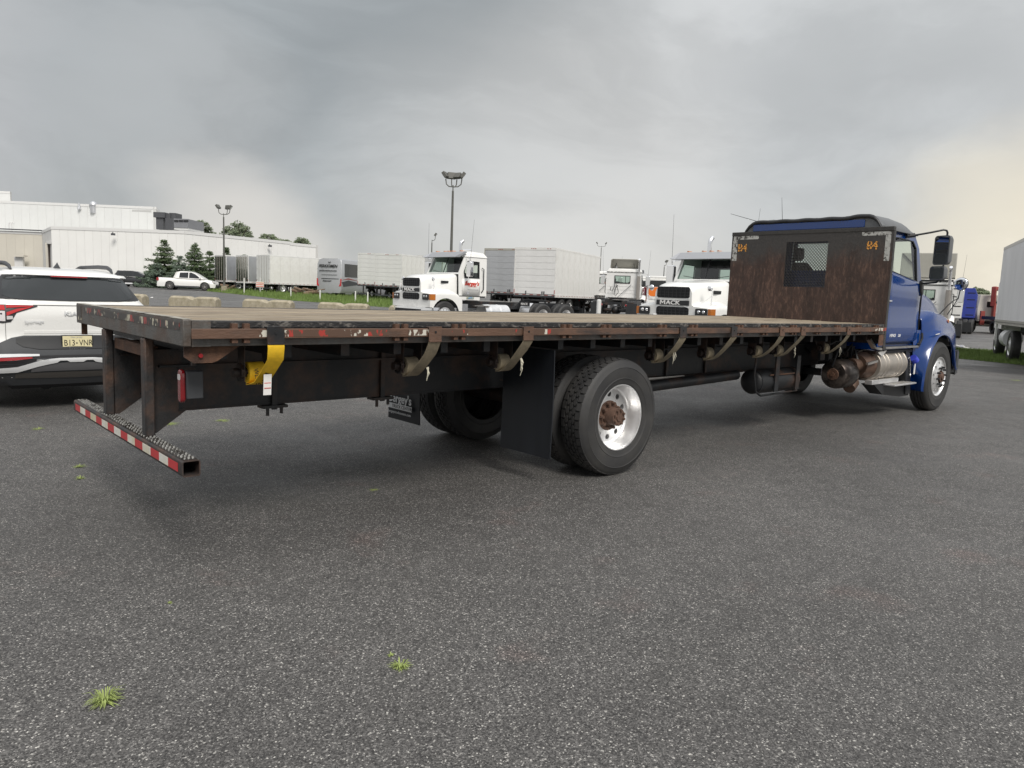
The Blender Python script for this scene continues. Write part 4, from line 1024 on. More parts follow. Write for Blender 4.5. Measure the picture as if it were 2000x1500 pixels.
# mirrors
MB().tube([(10.32, .23, 2.63), (10.36, .12, 2.65), (10.42, -.02, 2.68), (10.50, -.16, 2.72), (10.53, -.19, 2.71), (10.54, -.20, 2.68), (10.54, -.20, 2.60)], .014, 8).build('mirror_arm', A['plastic'], FT)
MB().tube([(10.22, .245, 2.625), (10.30, .235, 2.63), (10.35, .17, 2.645)], .03, 8).build('arm_mount', A['plastic'], FT)
MB().tube([(10.62, .13, 1.95), (10.6, .0, 1.96), (10.55, -.12, 1.97), (10.54, -.18, 2.05)], .014, 8).build('mirror_arm', A['plastic'], FT)
MB().prism([(10.56, 2.00), (10.68, 1.97), (10.70, 1.80), (10.64, 1.76), (10.58, 1.84)], 'y', .085, .125).build('mirror_base', A['plastic'], FT, bevel=.02)
def mirror_head(c, w_, h_, name):
    cx_, cyy, cz_ = c
    # housing faces backwards (toward -x, slightly outward)
    R_ = Matrix.Rotation(math.radians(-18), 3, 'Z')
    hs = MB(); sh = rsq(-w_/2, w_/2, -h_/2, h_/2, .045, 5)
    rings = [[R_@Vector((d, a*s, b*s))+Vector(c) for a, b in sh] for d, s in ((-.03, 1), (.03, .98), (.07, .85), (.085, .6))]
    h = hs.loft(rings, True, True).build('mirror_housing', A['greyplastic'], FT, 40)
    g = MB(); sh = rsq(-w_/2+.018, w_/2-.018, -h_/2+.018, h_/2-.018, .03, 5)
    g.add([R_@Vector((-.032, a, b))+Vector(c) for a, b in sh], [tuple(range(len(sh)))]).build('mirror_glass', A['mirror'], h, 0)
    return h
mirror_head((10.47, -.185, 2.425), .24, .42, 'm'); mirror_head((10.48, -.15, 2.10), .23, .20, 'm')
MB().cyl((10.55, -.19, 2.25), (10.55, -.17, 1.97), .012, n=8).build('mirror_stem', A['plastic'], FT)
# round hood mirror on fender
rm = MB().sphere((11.98, -.01, 2.0), .105, 20, (.45, 1, 1)).build('round_mirror', A['cladding'], FT, 60)
MB().sphere((11.945, -.015, 2.0), .098, 24, (.22, 1, 1)).build('mirror_glass', A['mirror'], rm, 80)
MB().tube([(11.99, .0, 1.90), (12.0, .02, 1.76), (11.96, .06, 1.74), (11.90, .12, 1.66), (11.84, .22, 1.50)], .009, 8).build('mirror_stalk', A['plastic'], FT)
MB().tube([(11.99, .01, 1.80), (12.03, .06, 1.70), (12.02, .16, 1.50)], .007, 8).build('mirror_stalk', A['plastic'], FT)
text('door_badge', 'HINO', .062, FT, (9.60, .097, 1.165), (1, 0, 0), (0, 0, 1), A['satin'], .003, bold=.0016, xs=1.35, shear=.25)
text('door_badge', '338', .055, FT, (9.90, .097, 1.165), (1, 0, 0), (0, 0, 1), A['satin'], .003, bold=.001, xs=1.1, shear=.25)

# ================================================================ WHITE SUV (rear)
def suv():
    T = thing('white_suv', 'white crossover SUV seen from behind with grey cladding and tan licence plate', 'car', (.66, 5.80, 0), PI/2)
    KZ = [(.30, .10, .84), (.40, .03, .90), (.50, -.02, .925), (.60, -.05, .935), (.70, -.03, .935), (.80, .0, .935), (.88, .02, .93), (1.0, .015, .925), (1.12, .01, .905), (1.22, .03, .865), (1.275, .05, .815), (1.40, .12, .735), (1.50, .19, .675), (1.555, .23, .64), (1.60, .28, .615), (1.635, .44, .57), (1.655, .70, .48), (1.668, 1.1, .35), (1.672, 1.5, .25)]
    def key(z):
        for a, b in zip(KZ, KZ[1:]):
            if z <= b[0]: t = max(0, (z-a[0])/(b[0]-a[0])); return a[1]+(b[1]-a[1])*t, a[2]+(b[2]-a[2])*t
        return KZ[-1][1], KZ[-1][2]
    def fx(z): return 4.55 if z < .86 else (4.55-.25*(z-.86)/.08 if z < .94 else (4.3-.85*(z-.94)/.12 if z < 1.06 else max(2.3, 3.45-1.9*(z-1.06))))
    def P(s, z, off=0):
        xr, hw = key(z); hw2 = hw+off; xr2 = xr-off; rc = min(.30, hw*.5)
        bow = .07
        a = abs(s); sg = 1 if s >= 0 else -1; st = hw-rc; q = rc*PI/2
        if a < st: x, y = xr2+bow*(a/hw)**2, a
        elif a < st+q:
            t = (a-st)/rc; x, y = xr2+bow*(st/hw)**2+(rc)*(1-math.cos(t)), st+(rc+off)*math.sin(t)
        else: x, y = xr2+bow*(st/hw)**2+rc+(a-st-q), hw2
        return (x, y*sg, z)
    zs = [.30, .35, .40, .45, .50, .55, .60, .65, .70, .75, .80, .84, .88, .94, 1.0, 1.06, 1.12, 1.18, 1.22, 1.25, 1.275, 1.32, 1.40, 1.45, 1.50, 1.53, 1.555, 1.58, 1.60, 1.62, 1.635, 1.645, 1.655, 1.662, 1.668, 1.672]
    rings = []
    for z in zs:
        xr, hw = key(z); F_ = fx(z); ss = [-(hw+.17+k*0) for k in ()]
        rg = []
        smax = hw+.9
        for k in range(41): rg.append(P(-smax+2*smax*k/40, z))
        xe, ye = rg[-1][0], rg[-1][1]
        for k in range(1, 9):
            t = k/9; rg.append((xe+(F_-.3-xe)*t, hw*(1-.04*t), z))
        for k in range(9): a = PI/2-PI*k/8; rg.append((F_-.3+.3*math.cos(a), hw*.93*math.sin(a), z))
        for k in range(8, 0, -1):
            t = k/9; rg.append((xe+(F_-.3-xe)*t, -hw*(1-.04*t), z))
        rings.append(rg)
    MB().loft(rings, True, True).build('body', A['white'], T, 50)
    def patch(name, cols, off, m_, nz=5, parent=T, sub=4, smooth=50):
        cc = []
        for a, b in zip(cols, cols[1:]):
            n_ = max(1, int(abs(b[0]-a[0])/.06))
            for k in range(n_): t = k/n_; cc.append(tuple(a[i]+(b[i]-a[i])*t for i in range(3)))
        cc.append(cols[-1])
        out_ = [[P(s, lo+(hi-lo)*j/nz, off) for j in range(nz+1)] for s, lo, hi in cc]
        inn = [[P(s, lo+(hi-lo)*j/nz, off-.010) for j in range(nz+1)][::-1] for s, lo, hi in cc]
        return MB().loft([o+i for o, i in zip(out_, inn)], True, True).build(name, m_, parent, smooth)
    def sym(cols): return [(-s, a, b) for s, a, b in cols[::-1]]
    full = lambda c: sym(c)+c
    # cladding (slides up toward the middle)
    patch('cladding', full([(0.001, .30, .88), (.50, .30, .88), (.62, .30, .855), (.75, .30, .79), (1.0, .30, .74), (1.4, .30, .72), (1.75, .30, .72)]), .004, A['cladding'], 8)
    patch('tailgate_lower', full([(.001, .725, .874), (.36, .725, .872), (.52, .755, .862), (.58, .80, .85)]), .012, A['plastic'], 4)
    # rear window and black surround
    g = patch('rear_window_surround', full([(.001, 1.275, 1.565), (.50, 1.28, 1.565), (.60, 1.285, 1.56), (.72, 1.29, 1.56), (.80, 1.295, 1.50), (.84, 1.31, 1.40)]), .004, A['plastic'], 6)
    patch('rear_window', full([(.001, 1.285, 1.545), (.50, 1.29, 1.545), (.62, 1.305, 1.535), (.69, 1.33, 1.50)]), .008, A['rearglass'], 6)
    patch('spoiler', full([(.001, 1.570, 1.60), (.5, 1.570, 1.60), (.72, 1.565, 1.595)]), .055, A['white'], 3)
    patch('brake_light', [(-.19, 1.553, 1.566), (.19, 1.553, 1.566)], .045, A['red'], 1)
    # side glass
    for f_ in (lambda c: c, sym):
        patch('side_glass', f_([(.98, 1.24, 1.49), (1.10, 1.20, 1.52), (1.9, 1.16, 1.545), (2.9, 1.13, 1.545)]), .003, A['darkglass'], 4)
        patch('window_trim', f_([(.93, 1.30, 1.54), (.98, 1.49, 1.545), (1.10, 1.52, 1.555), (1.9, 1.545, 1.57), (2.9, 1.545, 1.57)]), .006, A['plastic'], 2)
        lb = patch('lamp_bezel', f_([(.36, 1.208, 1.222), (.56, 1.135, 1.225), (.62, 1.03, 1.225), (.70, 1.02, 1.225), (.95, 1.04, 1.225), (1.25, 1.12, 1.22)]), .006, A['plastic'], 4)
        patch('tail_lamp', f_([(.40, 1.209, 1.219), (.56, 1.197, 1.220), (.655, 1.190, 1.220)]), .014, A['redlit'], 2, lb)
        patch('tail_lamp', f_([(.42, 1.200, 1.207), (.56, 1.148, 1.180), (.655, 1.100, 1.140)]), .014, A['redlit'], 2, lb)
        patch('tail_lamp', f_([(.668, 1.165, 1.220), (.80, 1.165, 1.220), (1.1, 1.175, 1.215)]), .014, A['redlit'], 3, lb)
        patch('lamp_lens', f_([(.60, 1.065, 1.10), (.655, 1.06, 1.10)]), .015, A['clearlens'], 2, lb)
        patch('lamp_lens', f_([(.668, 1.04, 1.155), (.78, 1.045, 1.155), (.95, 1.07, 1.15)]), .013, A['clearlens'], 2, lb)
        # silver bumper ornament around the reflector
        patch('bumper_trim', f_([(.37, .650, .672), (.55, .645, .677), (.72, .640, .677), (.86, .615, .668), (.93, .575, .642)]), .022, A['satin'], 3)
        patch('bumper_trim', f_([(.90, .53, .62), (.965, .545, .60)]), .022, A['satin'], 3)
        patch('bumper_trim', f_([(.28, .552, .612), (.38, .528, .592), (.58, .462, .525), (.74, .455, .512), (.86, .480, .540), (.93, .515, .570)]), .022, A['satin'], 3)
        patch('reflector', f_([(.44, .622, .640), (.60, .605, .640), (.80, .595, .632), (.84, .605, .62)]), .016, A['red'], 2)
        gm = patch('grille_mesh', f_([(.40, .60, .622), (.58, .525, .60), (.74, .515, .592), (.86, .55, .60)]), .010, A['interior'], 2)
        MB().loft([[P(s_*(1 if f_([(1, 1, 1)])[0][0] > 0 else -1), z+dz, .014) for dz in (-.0025, .0025)] for s_ in (.52, .60, .70, .80) for z in (.56,)], False).build('mesh_bar', A['cladding'], gm)
        # roof rails
        sg = 1 if f_([(1, 1, 1)])[0][0] > 0 else -1
        MB().tube([(.50, sg*.535, 1.625), (.60, sg*.540, 1.665), (.8, sg*.55, 1.695), (1.3, sg*.56, 1.705), (2.3, sg*.56, 1.70), (2.6, sg*.54, 1.66)], [.012, .022, .026, .026, .024, .012], 8).build('roof_rail', A['cladding'], T)
        for x in (.98, 3.65):
            w_ = MB().lathe([(.21, -.10), (.30, -.115), (.345, -.10), (.36, -.06), (.36, .06), (.345, .10), (.21, .11)], 32, 'y', (x, sg*.80, .36)).build('wheel', A['rubber'], T)
            MB().cyl((x, sg*.72, .36), (x, sg*.895, .36), .22, n=20).build('rim', A['dullalu'], w_)
    patch('bumper_trim', full([(.001, .572, .622), (.07, .572, .622), (.10, .592, .622), (.17, .592, .622), (.20, .568, .62), (.28, .552, .612)]), .022, A['satin'], 3)
    patch('bumper_slot', full([(.001, .628, .655), (.36, .628, .652)]), .006, A['interior'], 1)
    patch('diffuser', full([(.001, .47, .575), (.3, .47, .555), (.45, .46, .50)]), .014, mat('grey_diffuser', (.10, .10, .105), .45), 3)
    patch('lower_valance', full([(.001, .38, .455), (.6, .39, .45)]), .010, mat('brown_grey_valance', (.06, .055, .05), .6), 2)
    patch('tailgate_crease', full([(.001, 1.222, 1.229), (.40, 1.222, 1.228)]), .005, A['plastic'], 1)
    patch('tailgate_ledge', full([(.001, .90, .935), (.5, .90, .93)]), .004, A['white'], 1)
    # seams of the tailgate
    for sg in (1, -1):
        MB().loft([[P(sg*s_, z, .002) for s_ in (.668, .672)] for z in (1.03, .95, .88, .82)], False).build('gate_seam', A['interior'], T)
    # shark fin antenna
    MB().loft([[(x, -w_, z0_), (x, 0, z1_), (x, w_, z0_)] for x, w_, z0_, z1_ in ((.80, .03, 1.655, 1.70), (.84, .034, 1.66, 1.735), (.90, .032, 1.665, 1.715), (1.02, .015, 1.67, 1.675))], True, True).build('antenna', A['cladding'], T)
    # plate
    pl = B(-.022, -.017, -.185, .145, .715, .885).build('plate_frame', A['plastic'], T, bevel=.003)
    B(-.026, -.0225, -.172, .132, .727, .873).build('licence_plate', A['plate'], pl, bevel=.002)
    RY = (0, -1, 0)
    text('plate_number', 'B13', .098, pl, (-.0275, .122, .762), RY, (0, 0, 1), A['print'], .0006, xs=.78)
    text('plate_number', 'VNR', .098, pl, (-.0275, -.035, .762), RY, (0, 0, 1), A['print'], .0006, xs=.74)
    MB().cyl((-.0265, -.012, .792), (-.029, -.012, .792), .009, n=6).build('plate_mark', A['print'], pl)
    text('plate_state', 'New Jersey', .026, pl, (-.0275, .05, .852), RY, (0, 0, 1), A['greyprint'], .0005)
    text('frame_text', 'Garden State', .034, pl, (-.0275, .075, .722), RY, (0, 0, 1), A['label'], .0006, bold=.001)
    text('gate_badge', 'KIA', .062, T, (-.002, .105, 1.115), RY, (0, 0, 1), A['satin'], .003, bold=.0015, xs=1.4)
    text('gate_badge', 'Sportage', .052, T, (.012, .50, 1.025), RY, (0, 0, 1), A['satin'], .002, xs=1.05)
    # underside
    B(.3, 4.0, -.6, .6, .24, .31).build('underbody', A['interior'], T)
    MB().cyl((.35, .25, .30), (.9, .25, .30), .09, n=12).cyl((.98, -.7, .33), (.98, .7, .33), .035, n=8).build('exhaust_silencer', A['interior'], T)
suv()

# ================================================================ far parked cars, seen from the side
def far_car(name, label, u, d, rel, paint, kind):
    p = gp(u, d); T = thing(name, label, 'car' if kind == 'suv' else 'pickup', tuple(p), math.radians(47.85+rel))
    # local: rear bumper at x=0, y left
    if kind == 'suv':
        top = [(.0, .78), (.06, 1.02), (.35, 1.10), (1.0, 1.05), (2.0, 1.0), (3.3, .98), (3.6, 1.0), (4.2, .90), (4.6, .74), (4.68, .60)]
        gh = [(.22, 1.08), (.62, 1.56), (1.2, 1.64), (2.1, 1.64), (2.6, 1.56), (3.5, 1.0)]; Lc, wb = 4.70, ((.95), (3.75)); R_ = .37
    else:
        top = [(.0, .80), (.04, 1.14), (.10, 1.16), (1.62, 1.14), (2.0, 1.12), (4.1, 1.08), (4.7, 1.04), (5.15, .90), (5.30, .70), (5.33, .60)]
        gh = [(1.66, 1.12), (1.78, 1.72), (2.1, 1.80), (3.1, 1.78), (3.5, 1.62), (4.30, 1.08)]; Lc, wb = 5.33, (1.15, 4.33); R_ = .38
    def tz(x, L_):
        for a, b in zip(L_, L_[1:]):
            if x <= b[0]: return a[1]+(b[1]-a[1])*(x-a[0])/(b[0]-a[0])
        return L_[-1][1]
    hw = .95; rings = []
    for k in range(55):
        x = Lc*k/54; zt = tz(x, top); zb = .30
        for wx in wb:
            if abs(x-wx) < R_+.07: zb = max(zb, R_+math.sqrt((R_+.07)**2-(x-wx)**2))
        e = 1-.10*max(0, (x-Lc+.6)/.6)**2-.06*max(0, (.3-x)/.3)**2
        zb = min(zb, zt-.05)
        pr = [(0, zt), (.75, zt-.01), (.90, zt-.06), (.985, max(zb+.03, zt-.22)), (1.0, max(zb+.02, .62)), (.97, zb)]
        rings.append([(x, hw*e*a, z) for a, z in pr]+[(x, -hw*e*a, z) for a, z in pr[::-1]])
    MB().loft(rings, True, True).build('body', paint, T, 40)
    # cladding strip along the sill and bumpers
    for sg in (1, -1):
        MB().box(wb[0]+R_+.09, wb[1]-R_-.09, sg*(hw-.01)-.012, sg*(hw-.01)+.012, .27, .42).build('sill', A['cladding'] if kind != 'suv' else A['satin'], T)
    B(-.04, .25, -.88, .88, .38, .62).build('rear_bumper', A['cladding'], T, bevel=.04); B(Lc-.22, Lc+.03, -.85, .85, .30, .56).build('front_bumper', A['cladding'], T, bevel=.04)
    x0, x1 = gh[0][0], gh[-1][0]; rings = []
    if kind == 'suv': sec = [(x, z) for x, z in gh]
    else: sec = [(x, z) for x, z in gh]
    def gy(z): return .92-.22*(z-1.0)/.65
    rings = [[(x, -gy(z)+.0, z) for x, z in sec], [(x, -gy(z)+.25, z+.02*(z > 1.4)) for x, z in sec], [(x, gy(z)-.25, z+.02*(z > 1.4)) for x, z in sec], [(x, gy(z), z) for x, z in sec]]
    MB().loft(rings, False).add(rings[0], [tuple(range(len(sec)))]).add(rings[3], [tuple(range(len(sec)))]).build('roof', paint, T, 30)
    for sg in (1, -1):
        base = 1.06 if kind == 'suv' else 1.17
        if kind == 'suv': wins = [[(.72, base+.12), (.82, 1.50), (1.22, 1.56), (1.22, base)], [(1.30, base-.01), (1.30, 1.57), (2.12, 1.57), (2.12, base-.02)], [(2.20, base-.02), (2.20, 1.56), (2.58, 1.50), (3.22, base-.03)]]
        else: wins = [[(2.0, base), (2.05, 1.66), (2.82, 1.70), (2.82, base)], [(2.90, base), (2.90, 1.70), (3.12, 1.69), (3.44, 1.55), (4.0, base-.03)]]
        for w_ in wins:
            MB().add([(x, sg*(gy(z)+.006), z) for x, z in w_]+[(x, sg*(gy(z)-.02), z) for x, z in w_], [(0, 1, 2, 3) if len(w_) == 4 else (0, 1, 2, 3, 4)]+[(i, (i+1) % len(w_), len(w_)+(i+1) % len(w_), len(w_)+i) for i in range(len(w_))]).build('window', A['darkglass'], T, 0)
        MB().prism([(3.2, 1.10), (3.42, 1.12), (3.40, 1.26), (3.24, 1.24)] if kind == 'suv' else [(3.85, 1.14), (4.0, 1.16), (3.98, 1.30), (3.86, 1.28)], 'y', sg*.93, sg*1.08).build('wing_mirror', paint, T)
        for wx in wb:
            w_ = MB().lathe([(.23, -.02), (.31, -.0), (R_, .03), (R_, .20), (.3, .23)], 24, 'y', (wx, 0, R_))
            w_.v = [(x, sg*(hw-.02-y), z) for x, y, z in w_.v]; wh = w_.build('wheel', A['rubber'], T)
            m2 = MB().cyl((wx, sg*(hw-.06), R_), (wx, sg*(hw-.05), R_), .24, n=20)
            m2.build('wheel_well', A['interior'], wh)
            sp = MB().lathe([(.215, -.004), (.25, -.004), (.25, .01), (.215, .01), (.215, -.004)], 20, 'y', (wx, sg*(hw-.025), R_))
            for k in range(5):
                t = 2*PI*k/5+.3; dx, dz = math.cos(t), math.sin(t)
                for s_ in (-.05, .05): sp.beam((wx-dz*s_*.4, sg*(hw-.022), R_+dx*s_*.4), (wx+.22*dx-dz*s_, sg*(hw-.022), R_+.22*dz+dx*s_), .035 if kind == 'suv' else .022, .02, (0, 1, 0))
            sp.cyl((wx, sg*(hw-.03), R_), (wx, sg*(hw-.01), R_), .06, n=12).build('rim', A['silver'] if kind == 'suv' else A['dullalu'], wh)
        if kind == 'suv':
            MB().prism([(.02, .92), (.06, 1.04), (.5, 1.08), (.42, 1.0)], 'y', sg*.86, sg*.945).build('tail_lamp', A['red'], T)
            MB().prism([(4.25, .80), (4.3, .88), (4.55, .76), (4.55, .70)], 'y', sg*.70, sg*.93).build('headlamp', A['clearlens'], T)
        else:
            MB().prism([(-.012, .84), (-.012, 1.12), (.18, 1.12), (.20, .96), (.16, .84)], 'y', sg*.72, sg*.965).build('tail_lamp', A['red'], T)
            MB().prism([(4.98, .86), (5.0, .96), (5.26, .84), (5.28, .74)], 'y', sg*.66, sg*.93).build('headlamp', A['clearlens'], T)
            MB().prism([(1.45, 1.15), (1.72, 1.72), (1.80, 1.72), (1.75, 1.15)], 'y', sg*.70, sg*.78).build('bed_brace', A['white'], T)
    if kind == 'suv':
        MB().prism([(.42, 1.56), (.68, 1.64), (.72, 1.60), (.50, 1.53)], 'y', -.62, .62).build('spoiler', paint, T)
    else:
        B(.15, 1.62, -.72, .72, 1.150, 1.166).build('bed_cover', A['interior'], T)
        B(-.02, .01, -.68, .68, .72, 1.08).build('tailgate', paint, T, bevel=.02)
far_car('black_suv', 'black crossover with silver wheels parked in front of the white building', 224, 77, -84, mat('black_car_paint', (.012, .012, .014), .15, coat=1), 'suv')
far_car('pickup_truck', 'white crew cab pickup parked in front of the conifers', 312, 71.5, -80, A['white'], 'pickup')

# ================================================================ tractor units (conventional cab)
def tractor(label, door_text=True):
    T = thing('road_tractor', label, 'truck')
    Wt = A['white']
    XA = -.68
    def az(x):
        d = x-XA
        return .52+math.sqrt(max(0, .62**2-d*d)) if abs(d) < .61 else (.80 if d > 0 else .62)
    rings = []
    for x in (.02, 0, -.05, -.12, -.2, -.3, -.4, -.5, -.6, -.68, -.78, -.9, -1.0, -1.1, -1.2, -1.28, -1.34, -1.42):
        t = -x/1.42; zt = 1.84+.10*math.sin(min(1, max(0, t)*5)*PI/2)+.14*t; hw = .60+.24*t
        zf = 1.30+.10*math.sin(min(1, max(0, -x/.4))*PI/2)-.0; 
        if x < -1.0: zf -= .25*((-x-1.0)/.42)**2
        yf = 1.20; zb = min(az(x), zf-.06)
        half = [(0, zt), (hw*.7, zt-.02), (hw*.93, zt-.07), (hw, zt-.17), (hw+.01, zf+.06), (hw+.08, zf+.015), (yf-.08, zf-.02), (yf-.01, zf-.07), (yf, max(zb+.02, zf-.16)), (yf, zb)]
        rings.append([(x, -a, z) for a, z in half[::-1]]+[(x, a, z) for a, z in half[1:]])
    hd = MB().loft(rings, False).build('hood', Wt, T, 50)
    fr = rings[0]; n = len(fr)
    MB().add([(.02, a, z) for _, a, z in fr], [tuple(range(n))]).build('nose', Wt, T, 0)
    # grilles
    def grille(z0, z1, hw, ch):
        pts = [(-hw, z0+ch), (-hw+ch, z0), (hw-ch, z0), (hw, z0+ch), (hw, z1-ch), (hw-ch, z1), (-hw+ch, z1), (-hw, z1-ch)]
        g = MB().prism(pts, 'x', .018, .030).build('grille', A['interior'], T)
        mb = MB(); ny, nz = 8, max(2, int((z1-z0)/.075))
        for i in range(1, ny): y = -hw+2*hw*i/ny; mb.box(.03, .048, y-.010, y+.010, z0+.01, z1-.01)
        for i in range(1, nz): z = z0+(z1-z0)*i/nz; mb.box(.03, .044, -hw+.01, hw-.01, z-.009, z+.009)
        b = mb.build('grille_lattice', A['plastic'], g)
    grille(1.53, 1.83, .53, .04); grille(1.06, 1.29, .53, .05)
    nb = B(.018, .045, -.53, .53, 1.335, 1.465).build('name_bar', A['plastic'], T, bevel=.004)
    text('name_letters', 'ACK', .150, nb, (.050, -.205, 1.352), (0, 1, 0), (0, 0, 1), A['label'], .006, bold=.004, xs=1.5)
    MB().prism([(-.40+a*.17, 1.352+b*.108) for a, b in ((0, 0), (0, 1), (.20, 1), (.5, .52), (.80, 1), (1, 1), (1, 0), (.81, 0), (.81, .68), (.5, .18), (.19, .68), (.19, 0))], 'x', .045, .056).build('name_letters', A['label'], nb)
    for sg in (1, -1):
        MB().beam((.04, sg*.53, 1.52), (.04, sg*.36, 1.475), .015, .02).beam((.04, sg*.53, 1.28), (.04, sg*.38, 1.325), .015, .02).build('grille_brace', A['satin'], T)
        bz = MB().prism(rsq(sg*.93-.18, sg*.93+.18, 1.06, 1.27, .03), 'x', .015, .05).build('lamp_bezel', A['plastic'], T)
        for dy in (-.075, .075): MB().sphere((.052, sg*.93+dy, 1.18), .045, 12, (.4, 1, 1)).build('headlamp', A['chrome'], bz)
        MB().prism([(.03, 1.06), (.03, 1.27), (-.20, 1.27), (-.20, 1.06)], 'y', sg*1.13, sg*1.215).build('turn_signal', A['amber'], bz)
        v = MB().obox((-.92, sg*.765, 1.72), (.16, 0, 0), (0, .02, 0), (0, 0, .045)).build('hood_vent', A['plastic'], T)
        # front wheel, rails, tank
        w_ = inst('wheel', T_steer, T, (XA, sg*1.16, .52), (0, 0, 0 if sg < 0 else PI)); inst('rim', R_front, w_)
        # windshield halves, door and side
        yc = 1.02
        ow = [(-1.40, yc, 1.25), (-2.70, yc, 1.25), (-2.70, yc-.04, 2.72), (-1.66, yc-.05, 2.74), (-1.36, yc, 2.02)]
        iw = [(-1.62, yc, 1.90), (-2.34, yc, 1.90), (-2.34, yc-.03, 2.52), (-1.78, yc-.03, 2.54), (-1.58, yc, 2.12)]
        ow = [(x, sg*y, z) for x, y, z in ow]; iw = [(x, sg*y, z) for x, y, z in iw]
        MB().ring(ow, iw, (0, -sg*.03, 0)).build('cab_side', Wt, T)
        MB().ring(iw, [(x+(-2.0-x)*.05, y, z+(2.25-z)*.06) for x, y, z in iw], (0, sg*.008, 0)).build('window_seal', A['plastic'], T)
        MB().add([(x, y-sg*.012, z) for x, y, z in iw], [tuple(range(5))]).build('door_glass', A['glass'], T, 0)
        dr = MB().loft([[(x, sg*(yc+.012), 1.27+.0), (x, sg*(yc+.016), 1.6), (x, sg*(yc+.008), 1.86)] for x in (-1.52, -1.6, -2.3, -2.36)], False).build('door', Wt, T)
        so = dr.modifiers.new('solid', 'SOLIDIFY'); so.thickness = .02; so.offset = 0
        B(-2.30, -2.16, sg*1.036-.006, sg*1.036+.006, 1.50, 1.60).build('handle', A['interior'], dr)
        MB().tube([(-2.44, sg*1.03, 2.30), (-2.50, sg*1.07, 2.26), (-2.51, sg*1.07, 1.5), (-2.44, sg*1.03, 1.38)], .018, 8).build('grab_handle', A['plastic'], T)
        MB().tube([(-1.70, sg*1.02, 2.66), (-1.62, sg*1.28, 2.62), (-1.62, sg*1.30, 2.5)], .014, 6).tube([(-1.75, sg*1.02, 1.78), (-1.68, sg*1.15, 1.82), (-1.63, sg*1.29, 2.0)], .014, 6).build('mirror_arm', A['chrome'], T)
        mh = MB().prism(rsq(sg*1.32-.13, sg*1.32+.13, 1.95, 2.50, .05, 4), 'x', -1.70, -1.56).build('mirror_housing', A['chrome'], T, bevel=.02)
        MB().cyl((-1.64, sg*1.32, 2.50), (-1.70, sg*1.40, 4.0), .006, .003, 6).build('antenna', A['plastic'], T)
        # hood mirror on tripod
        MB().tube([(-.22, sg*1.05, 1.02), (-.22, sg*1.06, 1.75), (-.24, sg*.99, 1.82)], .010, 6).tube([(-.22, sg*1.06, 1.62), (.0, sg*.84, 1.36)], .008, 6).tube([(-.22, sg*1.06, 1.62), (-.42, sg*.9, 1.40)], .008, 6).build('mirror_tripod', A['satin'], T)
        MB().sphere((-.26, sg*.95, 1.80), .085, 14, (.5, 1, 1)).build('hood_mirror', A['chrome'], T)
        # tank + steps
        tk_ = MB().cyl((-2.55, sg*.93, .62), (-3.75, sg*.93, .62), .33, n=28).build('fuel_tank', A['alu'], T)
        for X in (-2.8, -3.3): MB().lathe([(.332, -.03), (.338, -.02), (.338, .02), (.332, .03)], 28, 'x', (X, sg*.93, .62)).build('tank_band', A['satin'], tk_)
        B(-2.75, -2.0, sg*1.16-.06, sg*1.16+.06, .88, .91).build('step', A['dullalu'], T)
        B(-1.75, -1.45, sg*1.0-.12, sg*1.0+.12, .55, .95).build('battery_box', A['silver'], T)
        # rear half fenders
        for X in (-5.35,):
            MB().loft([[(X+.60*math.cos(a), sg*y, .55+.62*math.sin(a)) for a in (PI*.30, PI*.22, PI*.14, PI*.05)] for y in (.62, 1.20)], False).build('half_fender', A['alu'], T)
            hb = MB().box(X+.555, X+.575, sg*.92-.30, sg*.92+.30, .92, 1.12).build('fender_plate', A['plastic'], T)
            text('fender_name', 'MACK', .12, hb, (X+.578, sg*.92-.20, .97), (0, 1, 0), (0, 0, 1), A['label'], .003, bold=.004, xs=1.2)
        for X in (-5.6, -6.95):
            w_ = inst('wheel', T_drive, T, (X, sg*1.20, .52), (0, .3, 0 if sg < 0 else PI)); inst('rim', R_deep, w_); inst('hub', H_front, w_, (0, .05, 0))
            inst('wheel', T_drive, T, (X, sg*.88, .52), (0, .2, 0 if sg < 0 else PI))
        B(-7.9, -1.0, sg*.43-.04, sg*.43+.04, .78, 1.05).build('chassis_rail', A['black'], T)
        B(-7.95, -7.93, sg*.9-.28, sg*.9+.28, .15, .90).build('mud_flap', A['plastic'], T)
        MB().sphere((-7.96, sg*.62, .80), .05, 10, (.4, 1, 1)).build('tail_lamp', A['red'], T)
    # windshield
    o4 = [(-1.38, -1.0, 2.03), (-1.38, 1.0, 2.03), (-1.68, .96, 2.74), (-1.68, -.96, 2.74)]; i4 = [(-1.40, -.93, 2.09), (-1.40, .93, 2.09), (-1.66, .90, 2.68), (-1.66, -.90, 2.68)]
    MB().ring(o4, i4, (-.03, 0, 0)).build('windshield_frame', Wt, T)
    MB().add(i4, [(0, 1, 2, 3)]).build('windshield', A['tintglass'], T, 0)
    MB().beam((-1.405, 0, 2.09), (-1.655, 0, 2.68), .03, .02).build('windshield_post', A['plastic'], T)
    MB().beam((-1.40, .15, 2.10), (-1.46, .75, 2.18), .015, .015).build('wiper', A['plastic'], T)
    MB().beam((-1.40, -.15, 2.10), (-1.46, -.75, 2.18), .015, .015).build('wiper', A['plastic'], T)
    rings = []
    for y in (-1.06, -1.0, 0, 1.0, 1.06): rings.append([(-1.33+.18*(abs(y) > 1.03), y, 2.66), (-1.60, y, 2.86), (-1.70, y, 2.84), (-1.42+.1*(abs(y) > 1.03), y, 2.645)])
    MB().loft(rings, True, True).build('sun_visor', A['visor'], T)
    rings = []
